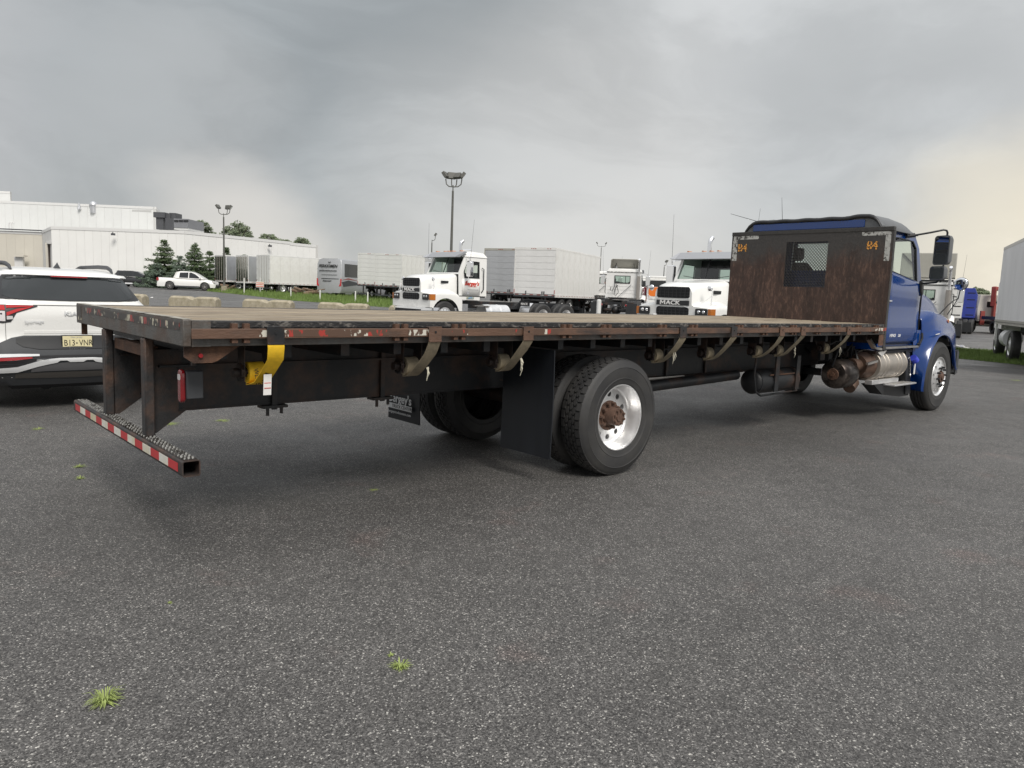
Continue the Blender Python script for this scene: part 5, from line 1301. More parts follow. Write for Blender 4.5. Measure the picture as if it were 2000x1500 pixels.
    for x, z in ((-1.62, 2.76), (-1.72, 2.86), (-2.1, 2.89), (-2.6, 2.87), (-2.70, 2.80), (-2.72, 2.70)): rings.append([(x, -1.01, 2.68), (x, -.97, z-.07), (x, -.85, z), (x, .85, z), (x, .97, z-.07), (x, 1.01, 2.68)])
    MB().loft(rings, True, True).build('roof', Wt, T, 40)
    for y in (-.75, -.25, 0, .25, .75):
        MB().loft([[(-1.60, y+.035*math.cos(a), 2.875+.035*math.sin(a)+.0) for a in [PI*k/6 for k in range(7)]], [(-1.78, y+.02*math.cos(a), 2.89+.015*math.sin(a)) for a in [PI*k/6 for k in range(7)]]], False, True).build('roof_lamp', A['amber'], T)
    # back wall with window
    MB().ring([(-2.70, -1.0, 1.2), (-2.70, 1.0, 1.2), (-2.70, .98, 2.72), (-2.70, -.98, 2.72)], [(-2.70, -.34, 2.05), (-2.70, .50, 2.05), (-2.70, .50, 2.42), (-2.70, -.34, 2.42)], (.03, 0, 0)).build('cab_back', A['trgrey'], T)
    MB().ring([(-2.705, -.38, 2.01), (-2.705, .54, 2.01), (-2.705, .54, 2.46), (-2.705, -.38, 2.46)], [(-2.705, -.34, 2.05), (-2.705, .50, 2.05), (-2.705, .50, 2.42), (-2.705, -.34, 2.42)], (-.015, 0, 0)).build('window_seal', A['plastic'], T)
    MB().add([(-2.69, -.34, 2.05), (-2.69, .50, 2.05), (-2.69, .50, 2.42), (-2.69, -.34, 2.42)], [(0, 1, 2, 3)]).build('rear_window', A['glass'], T, 0)
    for z in (1.45, 1.65, 1.85): MB().box(-2.712, -2.703, -.95, .95, z-.008, z+.008).build('back_rib', A['trgrey'], T)
    MB().tube([(-2.75, .45, 2.25), (-2.85, .50, 1.8), (-2.9, .62, 1.55), (-2.9, .72, 1.6), (-2.85, .70, 1.8)], .02, 8).build('air_hose', A['plastic'], T)
    MB().tube([(-2.75, .40, 1.95), (-2.95, .25, 1.5), (-2.95, .38, 1.3), (-2.9, .50, 1.35), (-2.9, .46, 1.7), (-2.9, .3, 1.9)], .02, 8).build('air_hose', A['plastic'], T)
    MB().beam((-2.8, -.45, 1.95), (-2.9, .30, 1.2), .03, .03).build('tie_bar', A['greyplastic'], T)
    B(-2.68, -1.42, -.98, .98, 1.22, 1.80).build('cab_interior', A['interior'], T)
    MB().ring([(-2.655, -.98, 1.2), (-2.655, .98, 1.2), (-2.655, .96, 2.70), (-2.655, -.96, 2.70)], [(-2.655, -.36, 2.03), (-2.655, .52, 2.03), (-2.655, .52, 2.44), (-2.655, -.36, 2.44)], (.02, 0, 0)).build('back_liner', A['interior'], T)
    B(-2.66, -1.72, -.95, .95, 2.70, 2.72).build('roof_liner', A['interior'], T)
    B(-1.75, -1.43, -.96, .96, 1.80, 2.08).build('dashboard', A['interior'], T)
    for y in (-.5, .5):
        B(-2.5, -2.38, y-.24, y+.24, 1.7, 2.12).build('seat', A['seat'], T, bevel=.03)
    B(-1.45, -2.4, -1.0, 1.0, 1.10, 1.22).build('cab_base', Wt, T)
    # stack behind the cab, right side
    MB().cyl((-2.86, -.86, 1.1), (-2.86, -.86, 2.45), .10, n=16).build('exhaust_shield', mat('stack_shield', (.42, .39, .36), .35, .8), T)
    MB().tube([(-2.86, -.86, 2.4), (-2.86, -.86, 3.20), (-2.89, -.86, 3.33), (-2.98, -.86, 3.40)], .065, 12).build('exhaust_stack', A['chrome'], T)
    MB().cyl((-1.9, .5, 2.95), (-2.3, .5, 2.95), .035, .05, 10).build('air_horn', A['chrome'], T)
    # bumper
    rings = []
    for y, x in ((-1.24, -.25), (-1.22, -.05), (-.9, .12), (0, .16), (.9, .12), (1.22, -.05), (1.24, -.25)): rings.append([(x-.12, y, .36), (x, y, .38), (x+.02, y, .55), (x, y, .78), (x-.12, y, .80)])
    bp = MB().loft(rings, True, True).build('bumper', A['chrome'], T, 40)
    for y0, y1 in ((-.5, .5), (-.78, -.6), (.6, .78)): B(.15, .19, y0, y1, .50, .72).build('bumper_opening', A['interior'], bp)
    B(-.25, .0, -1.1, 1.1, .80, 1.02).build('valance', A['plastic'], T)
    # deck, fifth wheel, crossmembers
    B(-4.6, -2.8, -.4, .4, 1.05, 1.08).build('deck_plate', A['dullalu'], T)
    MB().cyl((-6.2, 0, 1.13), (-6.2, 0, 1.19), .48, n=20).box(-6.9, -6.3, -.35, .35, 1.10, 1.16).build('fifth_wheel', A['black'], T)
    B(-7.92, -7.85, -1.0, 1.0, .82, .95).build('rear_crossmember', A['black'], T)
    for X in (-5.6, -6.95): MB().cyl((X, -.9, .52), (X, .9, .52), .09, n=10).sphere((X, 0, .52), .22, 10).build('drive_axle', A['black'], T)
    return T
M1 = tractor('white tractor unit with red door lettering, parked second from right behind the deck')
p = Vector((14.05, 18.55, 0)); p.z = gz(p.x, p.y); M1.location = p; M1.rotation_euler = (0, 0, PI); M1['group'] = 'white tractor units in the yard'
M2 = copy_tree(M1, None, 'nearest white tractor unit, its black grille beside the rusty headboard')
p = Vector((15.4, 8.0, 0)); p.z = gz(p.x, p.y); M2.location = p
# door lettering on the first only (its left door faces us)
DP = {}
t_ = text('door_name', "Bergey's", .20, M1, (-1.62, 1.052, 1.64), (-1, 0, 0), (0, 0, 1), A['redprint'], .001, bold=.009, shear=.3)
text('door_print', "TRUCK CENTERS", .05, M1, (-1.80, 1.052, 1.58), (-1, 0, 0), (0, 0, 1), A['redprint'], .001)
text('door_print', "bergeystruckcenters.com", .05, M1, (-1.78, 1.052, 1.47), (-1, 0, 0), (0, 0, 1), A['greyprint'], .001)
MB().cyl((-1.78, 1.040, 1.36), (-1.78, 1.053, 1.36), .06, n=20).build('door_emblem', A['greyprint'], M1)
B(-2.10, -1.75, 1.026, 1.030, 1.15, 1.21).build('permit_sticker', mat('multi_sticker', (.35, .38, .22), .5, col2=(.1, .25, .5), c2scale=9), M1)
def place_tractor(src, u, d, rel, label, fairing=None):
    c = copy_tree(src, None, label); h = math.radians(47.85+rel)
    b = gp(u, d); f = Vector((math.cos(h), math.sin(h), 0)); q = b+f*2.7; q.z = gz(q.x, q.y)
    c.location = q; c.rotation_euler = (0, 0, h)
    if fairing == 'short':
        rings = []
        for x, z in ((-1.75, 2.92), (-1.95, 3.10), (-2.35, 3.32), (-2.60, 3.42)):
            rings.append([(x, -.82, 2.90), (x, -.80, z-.06), (x, -.7, z), (x, .7, z), (x, .80, z-.06), (x, .82, 2.90)])
        f_ = MB().loft(rings, False).build('roof_fairing', A['beige'], c, 50); s_ = f_.modifiers.new('solid', 'SOLIDIFY'); s_.thickness = .03
        MB().add([(-2.15, -.80, 2.93), (-2.15, .80, 2.93), (-2.5, .76, 3.38), (-2.5, -.76, 3.38)], [(0, 1, 2, 3)]).build('fairing_inner', A['beige'], c)
        for y in (-.55, .55): MB().beam((-2.6, y, 2.92), (-2.3, y*.9, 3.2), .03, .03).build('fairing_strut', A['plastic'], c)
    if fairing == 'tall':
        B(-2.50, -2.42, -1.05, 1.05, 2.96, 4.02).build('roof_fairing', A['beige'], c, bevel=.03)
        MB().loft([[(x, -1.05, 2.93), (x, -1.05, z), (x, 1.05, z), (x, 1.05, 2.93)] for x, z in ((-2.45, 4.0), (-2.1, 3.85), (-1.7, 3.3), (-1.55, 2.95))], False).build('fairing_shell', A['white'], c)
        MB().beam((-2.53, 1.0, 3.98), (-2.53, .35, 3.3), .04, .03).build('fairing_strut', A['plastic'], c)
        MB().beam((-2.53, -.5, 3.3), (-2.75, -.75, 3.0), .04, .03).build('fairing_strut', A['plastic'], c)
        B(-2.74, -2.705, -1.0, 1.0, 2.80, 2.88).build('gutter', A['plastic'], c)
    return c
place_tractor(M2, 1214, 43, -13, 'white day cab tractor seen from behind, with a raised grey roof deflector', 'short')
place_tractor(M2, 1168, 52, -13, 'white tractor mostly hidden between the long box truck and the deflector tractor')
place_tractor(M2, 1796, 32, -30, 'white tractor with tall grey-beige roof fairing, behind the blue cab mirrors', 'tall')

# ================================================================ box bodies and trailers
def box_body(name, label, cat, u, d, az_w, Lb, Hb, zb, side, door, kind='swing', panels=6, wheels=True, rib=None, frame=None, group=None, dz=0, hood=True, corr=False):
    """origin at the middle of the rear edge on the ground, x forward"""
    p = gp(u, d); T = thing(name, label, cat, tuple(p), math.radians(az_w), group)
    frame = frame or A['trgrey']; hw = 1.28; z0, z1 = zb, zb+Hb
    B(.03, Lb, -hw+.02, hw-.02, z0+.02, z1-.03).build('box_core', side, T)
    B(.0, Lb, -hw-.004, hw+.004, z1-.12, z1-.004).build('top_rail', frame if rib is None else rib, T, bevel=.01)
    for sg in (1, -1):
        B(.0, Lb, sg*hw-.012, sg*hw+.012, z0-.10, z0+.06).build('bottom_rail', frame if not corr else A['beige'], T)
        if corr:
            mb = MB(); pts = []; n_ = int(Lb/.10)
            for k in range(n_+1):
                x = .06+k*.10
                if x > Lb-.08: break
                pts += [(x, .0), (x+.045, .0), (x+.055, .014), (x+.09, .014)]
            mb.loft([[(x, sg*(hw-.01+y), z) for x, y in pts] for z in (z0+.06, z1-.12)], False)
            mb.build('side_panel', side, T, 0)
            mbr = MB()
            for k in range(n_): mbr.cyl((.1+k*.16, sg*(hw+.012), z0-.02), (.1+k*.16, sg*(hw+.018), z0-.02), .02, n=8)
            r_ = mbr.build('rivets', A['plastic'], T); r_['kind'] = 'stuff'
        else:
            pw_ = (Lb-.12)/panels
            me = MB().box(0, pw_-.022, -.006, .006, z0+.06, z1-.12).mesh('side_panel', side)
            for k in range(panels): inst('side_panel', me, T, (.06+k*pw_+.011, sg*(hw-.004), 0))
            B(.05, Lb-.05, sg*(hw+.014)-.001, sg*(hw+.014)+.001, z0-.035, z0-.005).build('reflective_tape', A['fartape'], T)
        B(-.012, .05, sg*hw-.06 if sg > 0 else -hw-.006, hw+.006 if sg > 0 else -hw+.06, z0-.02, z1-.10).build('corner_post', frame, T)
        MB().box(-.02, -.005, sg*(hw-.035)-.02, sg*(hw-.035)+.02, z0+.08, z0+.30).build('tail_lamp', A['red'], T)
    B(-.014, .04, -hw, hw, z1-.14, z1).build('rear_header', frame, T)
    B(-.03, .05, -hw, hw, z0-.12, z0+.05).build('rear_sill', A['cladding'] if kind == 'roll' else frame, T)
    B(-.034, -.0305, -hw+.05, hw-.05, z0-.01, z0+.025).build('reflective_tape', A['fartape'], T)
    if kind == 'swing':
        for sg in (1, -1):
            dd = MB().box(-.012, .02, min(0, sg*(hw-.065))+(.006 if sg > 0 else 0), max(0, sg*(hw-.065))-(.006 if sg < 0 else 0), z0+.055, z1-.145).build('rear_door', door, T)
            for y in (.25, .75): MB().cyl((-.03, sg*y, z0), (-.03, sg*y, z1-.1), .017, n=8).build('lock_rod', A['dullalu'], dd)
            for z in (z0+.3, (z0+z1)/2, z1-.4): B(-.02, -.01, sg*(hw-.12)-.07, sg*(hw-.12)+.07, z-.03, z+.03).build('hinge', A['dullalu'], dd)
    else:
        n_ = 7; hh = (z1-.145-z0-.055)/n_
        me = MB().box(-.004, .02, -hw+.065, hw-.065, .006, hh-.004).mesh('door_slat', door)
        for k in range(n_): inst('door_slat', me, T, (.0, 0, z0+.055+k*hh))
        for sg, y in ((1, -.5), (-1, .5), (1, -.62)): MB().cyl((-.02, y, z0+.02), (-.02, y, z0+.22), .03, n=8).build('door_latch', A['cladding'], T)
        for y in (-.9, -.75, .0, .12, .24): B(-.022, -.014, y-.04, y+.04, z1-.08, z1-.05).build('clearance_lamp', A['red'], T)
    for sg in (1, -1):
        B(.1, Lb-.1, sg*.45-.05, sg*.45+.05, z0-.35, z0-.10).build('chassis_rail', A['black'], T)
        B(.0, .06, sg*.7-.04, sg*.7+.04, .50, z0-.1).build('guard_post', A['black'], T)
        if wheels:
            for X in ((1.4, 2.7) if Lb > 7.8 else (1.8,)):
                w_ = inst('wheel', T_drive, T, (X, sg*1.22, .52), (0, .3, 0 if sg < 0 else PI)); inst('rim', R_deep, w_)
            B(Lb-1.9, Lb-1.75, sg*.9-.06, sg*.9+.06, .1, z0-.1).build('landing_leg', A['black'], T)
    B(.0, .05, -1.15, 1.15, .45, .55).build('underride_bar', A['cladding'], T)
    return T
G1 = 'parked trailers along the verge'
box_body('box_trailer', 'long white box truck body with grey roll-up rear door behind the middle of the deck', 'trailer', 1041, 42.2, 23.3, 7.9, 2.66, 1.20, A['trwhite'], A['trgrey'], 'roll', 8, frame=A['trwhite'])
box_body('box_trailer', 'pale box trailer with roll-up door half hidden behind the tractor cab with red lettering', 'trailer', 977, 47.5, 23.3, 7.9, 2.80, 1.20, A['trwhite'], A['silver'], 'roll', 8, frame=A['beige'])
box_body('box_trailer', 'right one of two grey-doored boxes just right of the silver coach', 'trailer', 757, 59.5, 24, 4.2, 2.55, 1.25, A['trwhite'], A['trgrey'], 'roll', 6)
box_body('box_trailer', 'left one of two grey-doored boxes, directly beside the silver coach', 'trailer', 722, 63.5, 24, 4.2, 2.70, 1.25, A['trwhite'], A['trgrey'], 'roll', 6)
box_body('box_trailer', 'box trailer with grey header and red lamps, behind the hood of the left tractor', 'trailer', 836, 62, 24, 7.0, 2.60, 1.25, A['trwhite'], A['silver'], 'roll', 6, frame=A['beige'])
box_body('box_trailer', 'long white box trailer with grey double doors, left of the coach', 'trailer', 514, 71.3, 4.5, 9.5, 2.65, 1.0, A['trwhite'], A['trgrey'], 'swing', 9, group=G1)
box_body('box_trailer', 'silver box trailer with mirror-like doors, middle of the three trailers on the verge', 'trailer', 473, 74.5, 4.5, 9.0, 2.65, .98, A['silver'], A['steelmirror'], 'swing', 8, group=G1)
box_body('box_trailer', 'leftmost silver trailer with tree reflections in its doors, behind the lamp pole', 'trailer', 431, 77.5, 4.5, 9.0, 2.65, .98, A['silver'], A['steelmirror'], 'swing', 8, group=G1)
# near box truck at the right edge: the rear is off frame, its front end faces away
def right_box():
    P = gp(1936, 26.8); h = math.radians(47.85-26); f = Vector((math.cos(h), math.sin(h), 0))
    Lb = 9.5; side = Vector((math.sin(h), -math.cos(h), 0))
    o = P-f*Lb+side*1.28
    T = box_body('box_truck', 'tall silver box truck with ribbed side, cut off by the right edge of the photo', 'truck', 1500, 20, math.degrees(h), Lb, 2.62, 1.28, A['palealu'], A['trgrey'], 'roll', 6, wheels=False, corr=True, frame=A['dullalu'])
    T.location = (o.x, o.y, gz(o.x, o.y))
    for sg in (1, -1):
        w_ = inst('wheel', T_drive, T, (Lb-2.9, sg*1.18, .50), (0, .3, 0 if sg < 0 else PI)); inst('rim', R_front, w_)
        w_ = inst('wheel', T_steer, T, (Lb+.75, sg*1.12, .50), (0, .3, 0 if sg < 0 else PI)); inst('rim', R_front, w_)
        MB().cyl((Lb-1.9, sg*.95, .72), (Lb-1.0, sg*.95, .72), .30, n=20).build('fuel_tank', A['satin'], T)
        B(Lb-.2, Lb-.02, sg*1.24-.03, sg*1.24+.03, .60, 1.5).build('step_panel', A['white'], T)
        B(Lb+.10, Lb+1.9, sg*1.05-.02, sg*1.05+.02, 1.0, 2.7).build('cab_side', A['white'], T)
        MB().box(Lb+.5, Lb+1.3, sg*1.07-.005, sg*1.07+.005, 1.9, 2.5).build('cab_window', A['darkglass'], T)
    B(Lb+.10, Lb+1.9, -1.03, 1.03, .95, 2.75).build('cab_core', A['white'], T, bevel=.08)
    return T
right_box()

# ---- coach
def coach():
    p = gp(643, 68.5); T = thing('coach', 'silver touring coach seen from behind with dark lettering and red tail lamps', 'bus', tuple(p), math.radians(32))
    rings = []
    for x, s in ((-.06, .93), (-.02, .98), (.06, 1), (12, 1), (12.2, .95)):
        rings.append([(x+(.10 if zz > 3.0 else 0)+(zz-1.2)*.03, y*s, zz) for y, zz in ((-1.15, .35), (-1.28, .6), (-1.30, 1.6), (-1.28, 3.0), (-1.15, 3.40), (-.8, 3.5), (.8, 3.5), (1.15, 3.40), (1.28, 3.0), (1.30, 1.6), (1.28, .6), (1.15, .35))])
    MB().loft(rings, True, True).build('body', A['busgrey'], T, 40)
    for sg in (1, -1):
        mb = B(.5, 11.5, sg*1.30-.012, sg*1.30+.012, 1.85, 3.05).build('side_glass', A['darkglass'], T)
        MB().prism([(-.02, 1.55), (1.2, 1.75), (3.2, 1.55), (1.2, 1.62)], 'y', sg*1.29, sg*1.315).build('red_swoosh', A['redpaint'], T)
        MB().prism([(-.02, 1.35), (1.2, 1.55), (4.2, 1.25), (.3, .95)], 'y', sg*1.29, sg*1.312).build('dark_swoosh', A['cladding'], T)
        MB().prism([(sg*1.02, .95), (sg*1.26, 1.0), (sg*1.27, 1.65), (sg*1.18, 1.65), (sg*1.14, 1.2)], 'x', -.09, .05).build('tail_lamp', A['redlit'], T)
        for X in (3.0, 4.3, 10): inst('wheel', T_steer, T, (X, sg*1.22, .52), (0, 0, 0 if sg < 0 else PI))
    MB().box(-.065, -.03, -1.0, .80, 1.62, 1.67).build('vent_line', A['plastic'], T)
    MB().box(-.065, -.03, -.8, .8, 2.0, 2.02).build('vent_line', A['plastic'], T)
    MB().box(-.07, -.03, -1.15, 1.15, .45, .48).build('bumper_line', A['plastic'], T)
    R_ = (0, -1, 0)
    text('coach_name', 'PERKIOMEN', .36, T, (.0-.03, 1.10, 2.68), R_, (0, 0, 1), A['print'], .003, bold=.012, shear=.25, xs=.98)
    text('coach_site', 'perkiomentours.com', .21, T, (-.05, 1.02, 2.32), R_, (0, 0, 1), A['print'], .003, bold=.005)
    text('coach_maker', 'PREVOST', .17, T, (-.075, .65, 1.36), R_, (0, 0, 1), A['print'], .003, bold=.005, xs=1.3)
    MB().prism([(-.10, 3.12), (.10, 3.10), (.16, 3.20), (.02, 3.16), (-.12, 3.2)], 'x', -.01, .02).build('coach_emblem', A['print'], T)
coach()

# ---- sleepers and others on the right
def sleeper(name, label, u, d, rel, paint, H=3.6):
    p = gp(u, d); T = thing(name, label, 'truck', tuple(p), math.radians(47.85+rel))
    rings = [[(x, -1.18, 1.15), (x, -1.22, H-.5), (x, -1.05, z-.05), (x, 1.05, z-.05), (x, 1.22, H-.5), (x, 1.18, 1.15)] for x, z in ((3.0, H), (3.06, H+.02), (4.2, H), (5.0, H-.4), (5.6, 2.6), (5.65, 2.0))]
    MB().loft(rings, True, True).build('cab', paint, T, 40)
    rings = [[(x, -1.1, .7), (x, -1.05, z-.2), (x, -.8, z), (x, .8, z), (x, 1.05, z-.2), (x, 1.1, .7)] for x, z in ((5.6, 2.0), (6.8, 1.8), (7.3, 1.5))]
    MB().loft(rings, True, True).build('hood', paint, T, 40)
    for z in (1.35, 1.9, 2.5, 3.0):
        for y in (-.85, .2): B(2.985, 3.0, y-.25, y+.25, z-.03, z+.03).build('back_slot', A['interior'], T)
    for sg in (1, -1):
        B(-1.6, 3.1, sg*.43-.05, sg*.43+.05, .78, 1.05).build('chassis_rail', A['black'], T)
        for X in (-.3, 1.05):
            for yy in (1.2, .86): inst('wheel', T_drive, T, (X, sg*yy, .52), (0, .2, 0 if sg < 0 else PI))
        inst('wheel', T_steer, T, (6.2, sg*1.15, .52), (0, 0, 0 if sg < 0 else PI))
        B(-1.66, -1.63, sg*.85-.3, sg*.85+.3, .15, .85).build('mud_flap', A['plastic'], T)
        B(-1.67, -1.64, sg*.35-.1, sg*.35+.1, .86, .94).build('tail_lamp', A['red'], T)
        B(4.1, 4.9, sg*1.225-.01, sg*1.225+.01, 1.9, 2.5).build('side_window', A['darkglass'], T)
    B(-1.68, -1.66, -.35, .30, .86, .92).build('rear_strip', A['label'], T)
    B(-1.62, -1.5, -.6, .6, .55, .95).build('rear_crossmember', A['black'], T)
    B(-1.66, -1.635, -.45, .45, .35, .60).build('plate_panel', A['trgrey'], T)
    MB().cyl((.3, 0, 1.1), (.3, 0, 1.18), .45, n=16).build('fifth_wheel', A['black'], T)
    return T
sleeper('sleeper_tractor', 'white sleeper tractor with dark slots in its back wall, behind the round fender mirror', 1831, 45, -30, A['trwhite'], 3.6)
sleeper('sleeper_tractor', 'flat blue sleeper tractor between the white sleeper and the crane truck', 1860, 54, -33, A['bluetruck'], 3.4)
def crane_truck():
    p = gp(1916, 60); T = thing('crane_truck', 'cream service truck with a folded red knuckle crane, left of the silver box truck', 'truck', tuple(p), math.radians(47.85-10))
    # facing left: cab at front
    rings = [[(x, -1.1, .9), (x, -1.12, 1.9), (x, -1.0, z-.06), (x, 1.0, z-.06), (x, 1.12, 1.9), (x, 1.1, .9)] for x, z in ((-1.7, 3.0), (-.6, 3.05), (-.3, 2.9), (.1, 1.9))]
    MB().loft(rings, True, True).build('cab', A['cream'], T, 40)
    B(.05, .25, -1.1, 1.1, .45, .9).build('bumper', A['cream'], T, bevel=.04)
    for sg in (1, -1):
        B(-1.2, -.35, sg*1.115-.01, sg*1.115+.01, 1.9, 2.55).build('side_window', A['darkglass'], T)
        for X in (-.6, -4.5): inst('wheel', T_steer, T, (X, sg*1.12, .52), (0, 0, 0 if sg < 0 else PI))
        B(-6, .2, sg*.43-.05, sg*.43+.05, .7, .98).build('chassis_rail', A['black'], T)
    B(-6, -2.6, -1.15, 1.15, 1.05, 1.3).build('deck', A['cladding'], T)
    B(-1.73, -1.70, -.5, .5, 2.0, 2.45).build('back_window', A['darkglass'], T)
    MB().beam((-2.15, 0, 1.0), (-2.15, 0, 2.3), .45, .4).build('crane_post', A['redpaint'], T)
    MB().beam((-2.15, .25, 2.1), (-2.3, .35, 3.6), .32, .3).build('crane_boom', A['redpaint'], T, bevel=.03)
    MB().beam((-2.3, .35, 3.5), (-1.75, -.5, 3.35), .28, .26).build('crane_arm', A['redpaint'], T, bevel=.03)
    MB().beam((-1.75, -.5, 3.3), (-1.9, -.4, 2.3), .18, .18).build('crane_jib', A['black'], T)
    MB().beam((-2.4, -.6, 1.1), (-2.4, -.6, 3.3), .55, .35).build('tool_post', A['trgrey'], T)
    MB().beam((-2.1, .9, .6), (-2.1, .9, 1.7), .3, .2).build('outrigger', A['redpaint'], T)
crane_truck()
def red_truck(u, d, label, c1, c2):
    p = gp(u, d); T = thing('cab_truck', label, 'truck', tuple(p), math.radians(47.85+170))
    B(-2, 0, -1.1, 1.1, .9, 2.8).build('cab', A['trwhite'], T, bevel=.1)
    B(.0, .03, -1.0, 1.0, 1.2, 2.0).build('front_panel', c1, T, bevel=.01)
    B(-1.95, -.05, -1.0, 1.0, 2.8, 3.0).build('roof_cap', A['white'], T, bevel=.05)
    B(-.01, .02, -.95, .95, 2.05, 2.6).build('windshield', A['darkglass'], T)
    B(-.01, .08, -1.15, 1.15, .45, .9).build('bumper', A['white'], T)
    B(-7, -2.1, -1.2, 1.2, 1.1, 2.2).build('body', c2, T, bevel=.03)
    for sg in (1, -1):
        for X in (-.9, -5): inst('wheel', T_steer, T, (X, sg*1.1, .52), (0, 0, 0 if sg < 0 else PI))
        B(-.01, .05, sg*.85-.15, sg*.85+.15, .95, 1.2).build('headlamp', A['clearlens'], T)
        B(-1.4, -.3, sg*1.105-.01, sg*1.105+.01, 1.9, 2.55).build('side_window', A['darkglass'], T)
red_truck(1264, 72, 'white cab truck with dark red front, left of the nearest tractor grille', mat('dark_red_paint', (.20, .01, .02), .3), A['orange'])
red_truck(1287, 66, 'white cab truck with orange front, just left of the nearest tractor hood', A['orange'], A['white'])

# ================================================================ concrete barriers
def barrier_mesh():
    mb = MB(); rings = []; rr = random.Random(3); Lb = 2.35; n_ = 30
    for k in range(n_+1):
        y = -Lb/2+Lb*k/n_; e = min((y+Lb/2), (Lb/2-y)); notch = .09*math.exp(-(y/.14)**2)
        zt = .56-notch-.10*math.exp(-(e/.05)**2)+rr.uniform(-.006, .006)
        hw = .30+rr.uniform(-.008, .008)
        rings.append([(-hw, y, 0), (-hw, y, zt-.09), (-hw+.07, y, zt-.02), (-.10, y, zt), (.10, y, zt), (hw-.07, y, zt-.02), (hw, y, zt-.09), (hw, y, 0)])
    return mb.loft(rings, True, True).mesh('concrete_barrier', A['concrete'], 40)
BM = barrier_mesh()
for u, d, lab in ((381, 36, 'second concrete barrier block from the left, below the white pickup'), (525, 35.5, 'concrete barrier block in front of the long white trailer'), (672, 35, 'concrete barrier block in front of the silver coach'), (810, 34.5, 'concrete barrier block by the bumper of the lettered tractor'), (240, 36.5, 'leftmost concrete barrier block, peeking out beside the white SUV')):
    p = gp(u, d); o = inst('concrete_barrier', BM, None, tuple(p), (0, 0, math.radians(47.85+(-4)))); tag(o, lab, 'barrier', 'concrete barrier blocks behind the deck')

# ================================================================ lamp poles
def lamp_pole(label, u, d, H, heads, s=1.0, rot=0):
    p = gp(u, d); T = thing('lamp_pole', label, 'lamp post', tuple(p), math.radians(rot), 'yard lamp poles')
    MB().cyl((0, 0, 0), (0, 0, H), .11*s, .065*s, 12).cyl((0, 0, H), (0, 0, H+.35*s), .035*s, n=8).build('pole', A['pole'], T)
    MB().cyl((0, 0, 0), (0, 0, .6), .28, n=14).build('footing', A['concrete'], T)
    for a, r_, tilt in heads:
        a = math.radians(a+47.85-90); dx, dy = math.cos(a), math.sin(a); r_ *= s
        pts = [(0, 0, H+.25*s), (dx*r_*.55, dy*r_*.55, H+.27*s), (dx*r_*.9, dy*r_*.9, H+.42*s), (dx*r_, dy*r_, H+.75*s)]
        MB().tube(pts, .035*s, 8).build('lamp_arm', A['pole'], T)
        c = Vector((dx*r_*1.05, dy*r_*1.05, H+.98*s)); f = Vector((dx, dy, -.75 if tilt else -.2)).normalized(); sd_ = Vector((-dy, dx, 0)); up = f.cross(sd_)
        hd = MB().obox(c, f*.10*s, sd_*.26*s, up*.20*s).build('lamp_head', A['pole'], T, bevel=.02)
        MB().obox(c+f*.105*s, f*.008*s, sd_*.22*s, up*.16*s).build('lamp_glass', A['trgrey'], hd)
lamp_pole('tall lamp pole with four floodlights above the lettered tractor', 878, 45, 7.15, [(165, .50, 1), (110, .40, 0), (60, .40, 1), (10, .55, 1)], .95)
lamp_pole('lamp pole with floodlights standing in front of the leftmost silver trailer', 438, 69, 6.9, [(170, .55, 1), (10, .6, 1), (60, .45, 0)], .95)
lamp_pole('thin far lamp pole with two small heads above the end of the long box truck', 1169, 96, 6.9, [(175, .9, 1), (5, .9, 1)], .62)
lamp_pole('thin far lamp pole with one head, left of the lettered tractor visor', 841, 90, 6.4, [(0, .4, 1)], 1.0)
lamp_pole('shortest far lamp pole, over the orange truck', 1293, 120, 5.8, [(30, .4, 1)], 1.0)

# ---- posts, sign, scrap
def post(name, label, u, d, H, r_, m_, cat='post', group=None):
    p = gp(u, d); o = inst(name, MB().cyl((0, 0, 0), (0, 0, H), r_, n=12).sphere((0, 0, H), r_, 10, (1, 1, .5)).mesh(name, m_), None, tuple(p)); tag(o, label, cat, group)
post('bollard', 'pale steel bollard right of the paired rear wheels of the lettered tractor', 1166, 24, 1.32, .075, A['trgrey'], 'bollard', 'pale bollards')
post('bollard', 'pale steel bollard at the left headlamp of the nearest tractor', 1273, 18.3, 1.12, .05, A['trgrey'], 'bollard', 'pale bollards')
for u, d, H, lab in ((477, 64, 1.4, 'thin white marker post under the middle silver trailer'), (568, 60, .8, 'short white marker post in the grass under the long white trailer'), (625, 56, .75, 'short white marker post at the left corner of the coach'), (694, 54, .8, 'short white marker post under the two grey-doored boxes'), (718, 53, .8, 'white marker post left of the lettered tractor hood')):
    post('marker_post', lab, u, d, H, .05, A['trwhite'], 'post', 'marker posts in the grass')
p = gp(508, 65); T = thing('warning_sign', 'red and white striped sign board leaning at the long white trailer doors', 'sign', tuple(p), math.radians(47.85))
MB().cyl((0, 0, 0), (0, 0, 1.5), .03, n=8).build('sign_post', A['trwhite'], T)
b_ = B(-.05, -.02, -.35, .35, .65, 1.15).build('sign_board', A['whitetape'], T)
for k in range(3): B(-.056, -.0505, -.33, .33, .70+k*.15, .76+k*.15).build('sign_stripe', A['redprint'], b_)
def scrap(u, d, label, n_, seed):
    p = gp(u, d); T = thing('scrap_pile', label, 'scrap', tuple(p)); rr = random.Random(seed)
    for k in range(n_):
        c = Vector((rr.uniform(-1.3, 1.3), rr.uniform(-.6, .6), rr.uniform(.1, .55))); a = rr.uniform(0, PI); l_ = rr.uniform(.4, 1.1)
        q = c+Vector((math.cos(a)*l_, math.sin(a)*l_, rr.uniform(-.15, .2)))
        MB().cyl(c, q, rr.uniform(.05, .16), n=8).build('log', A['wood'], T)
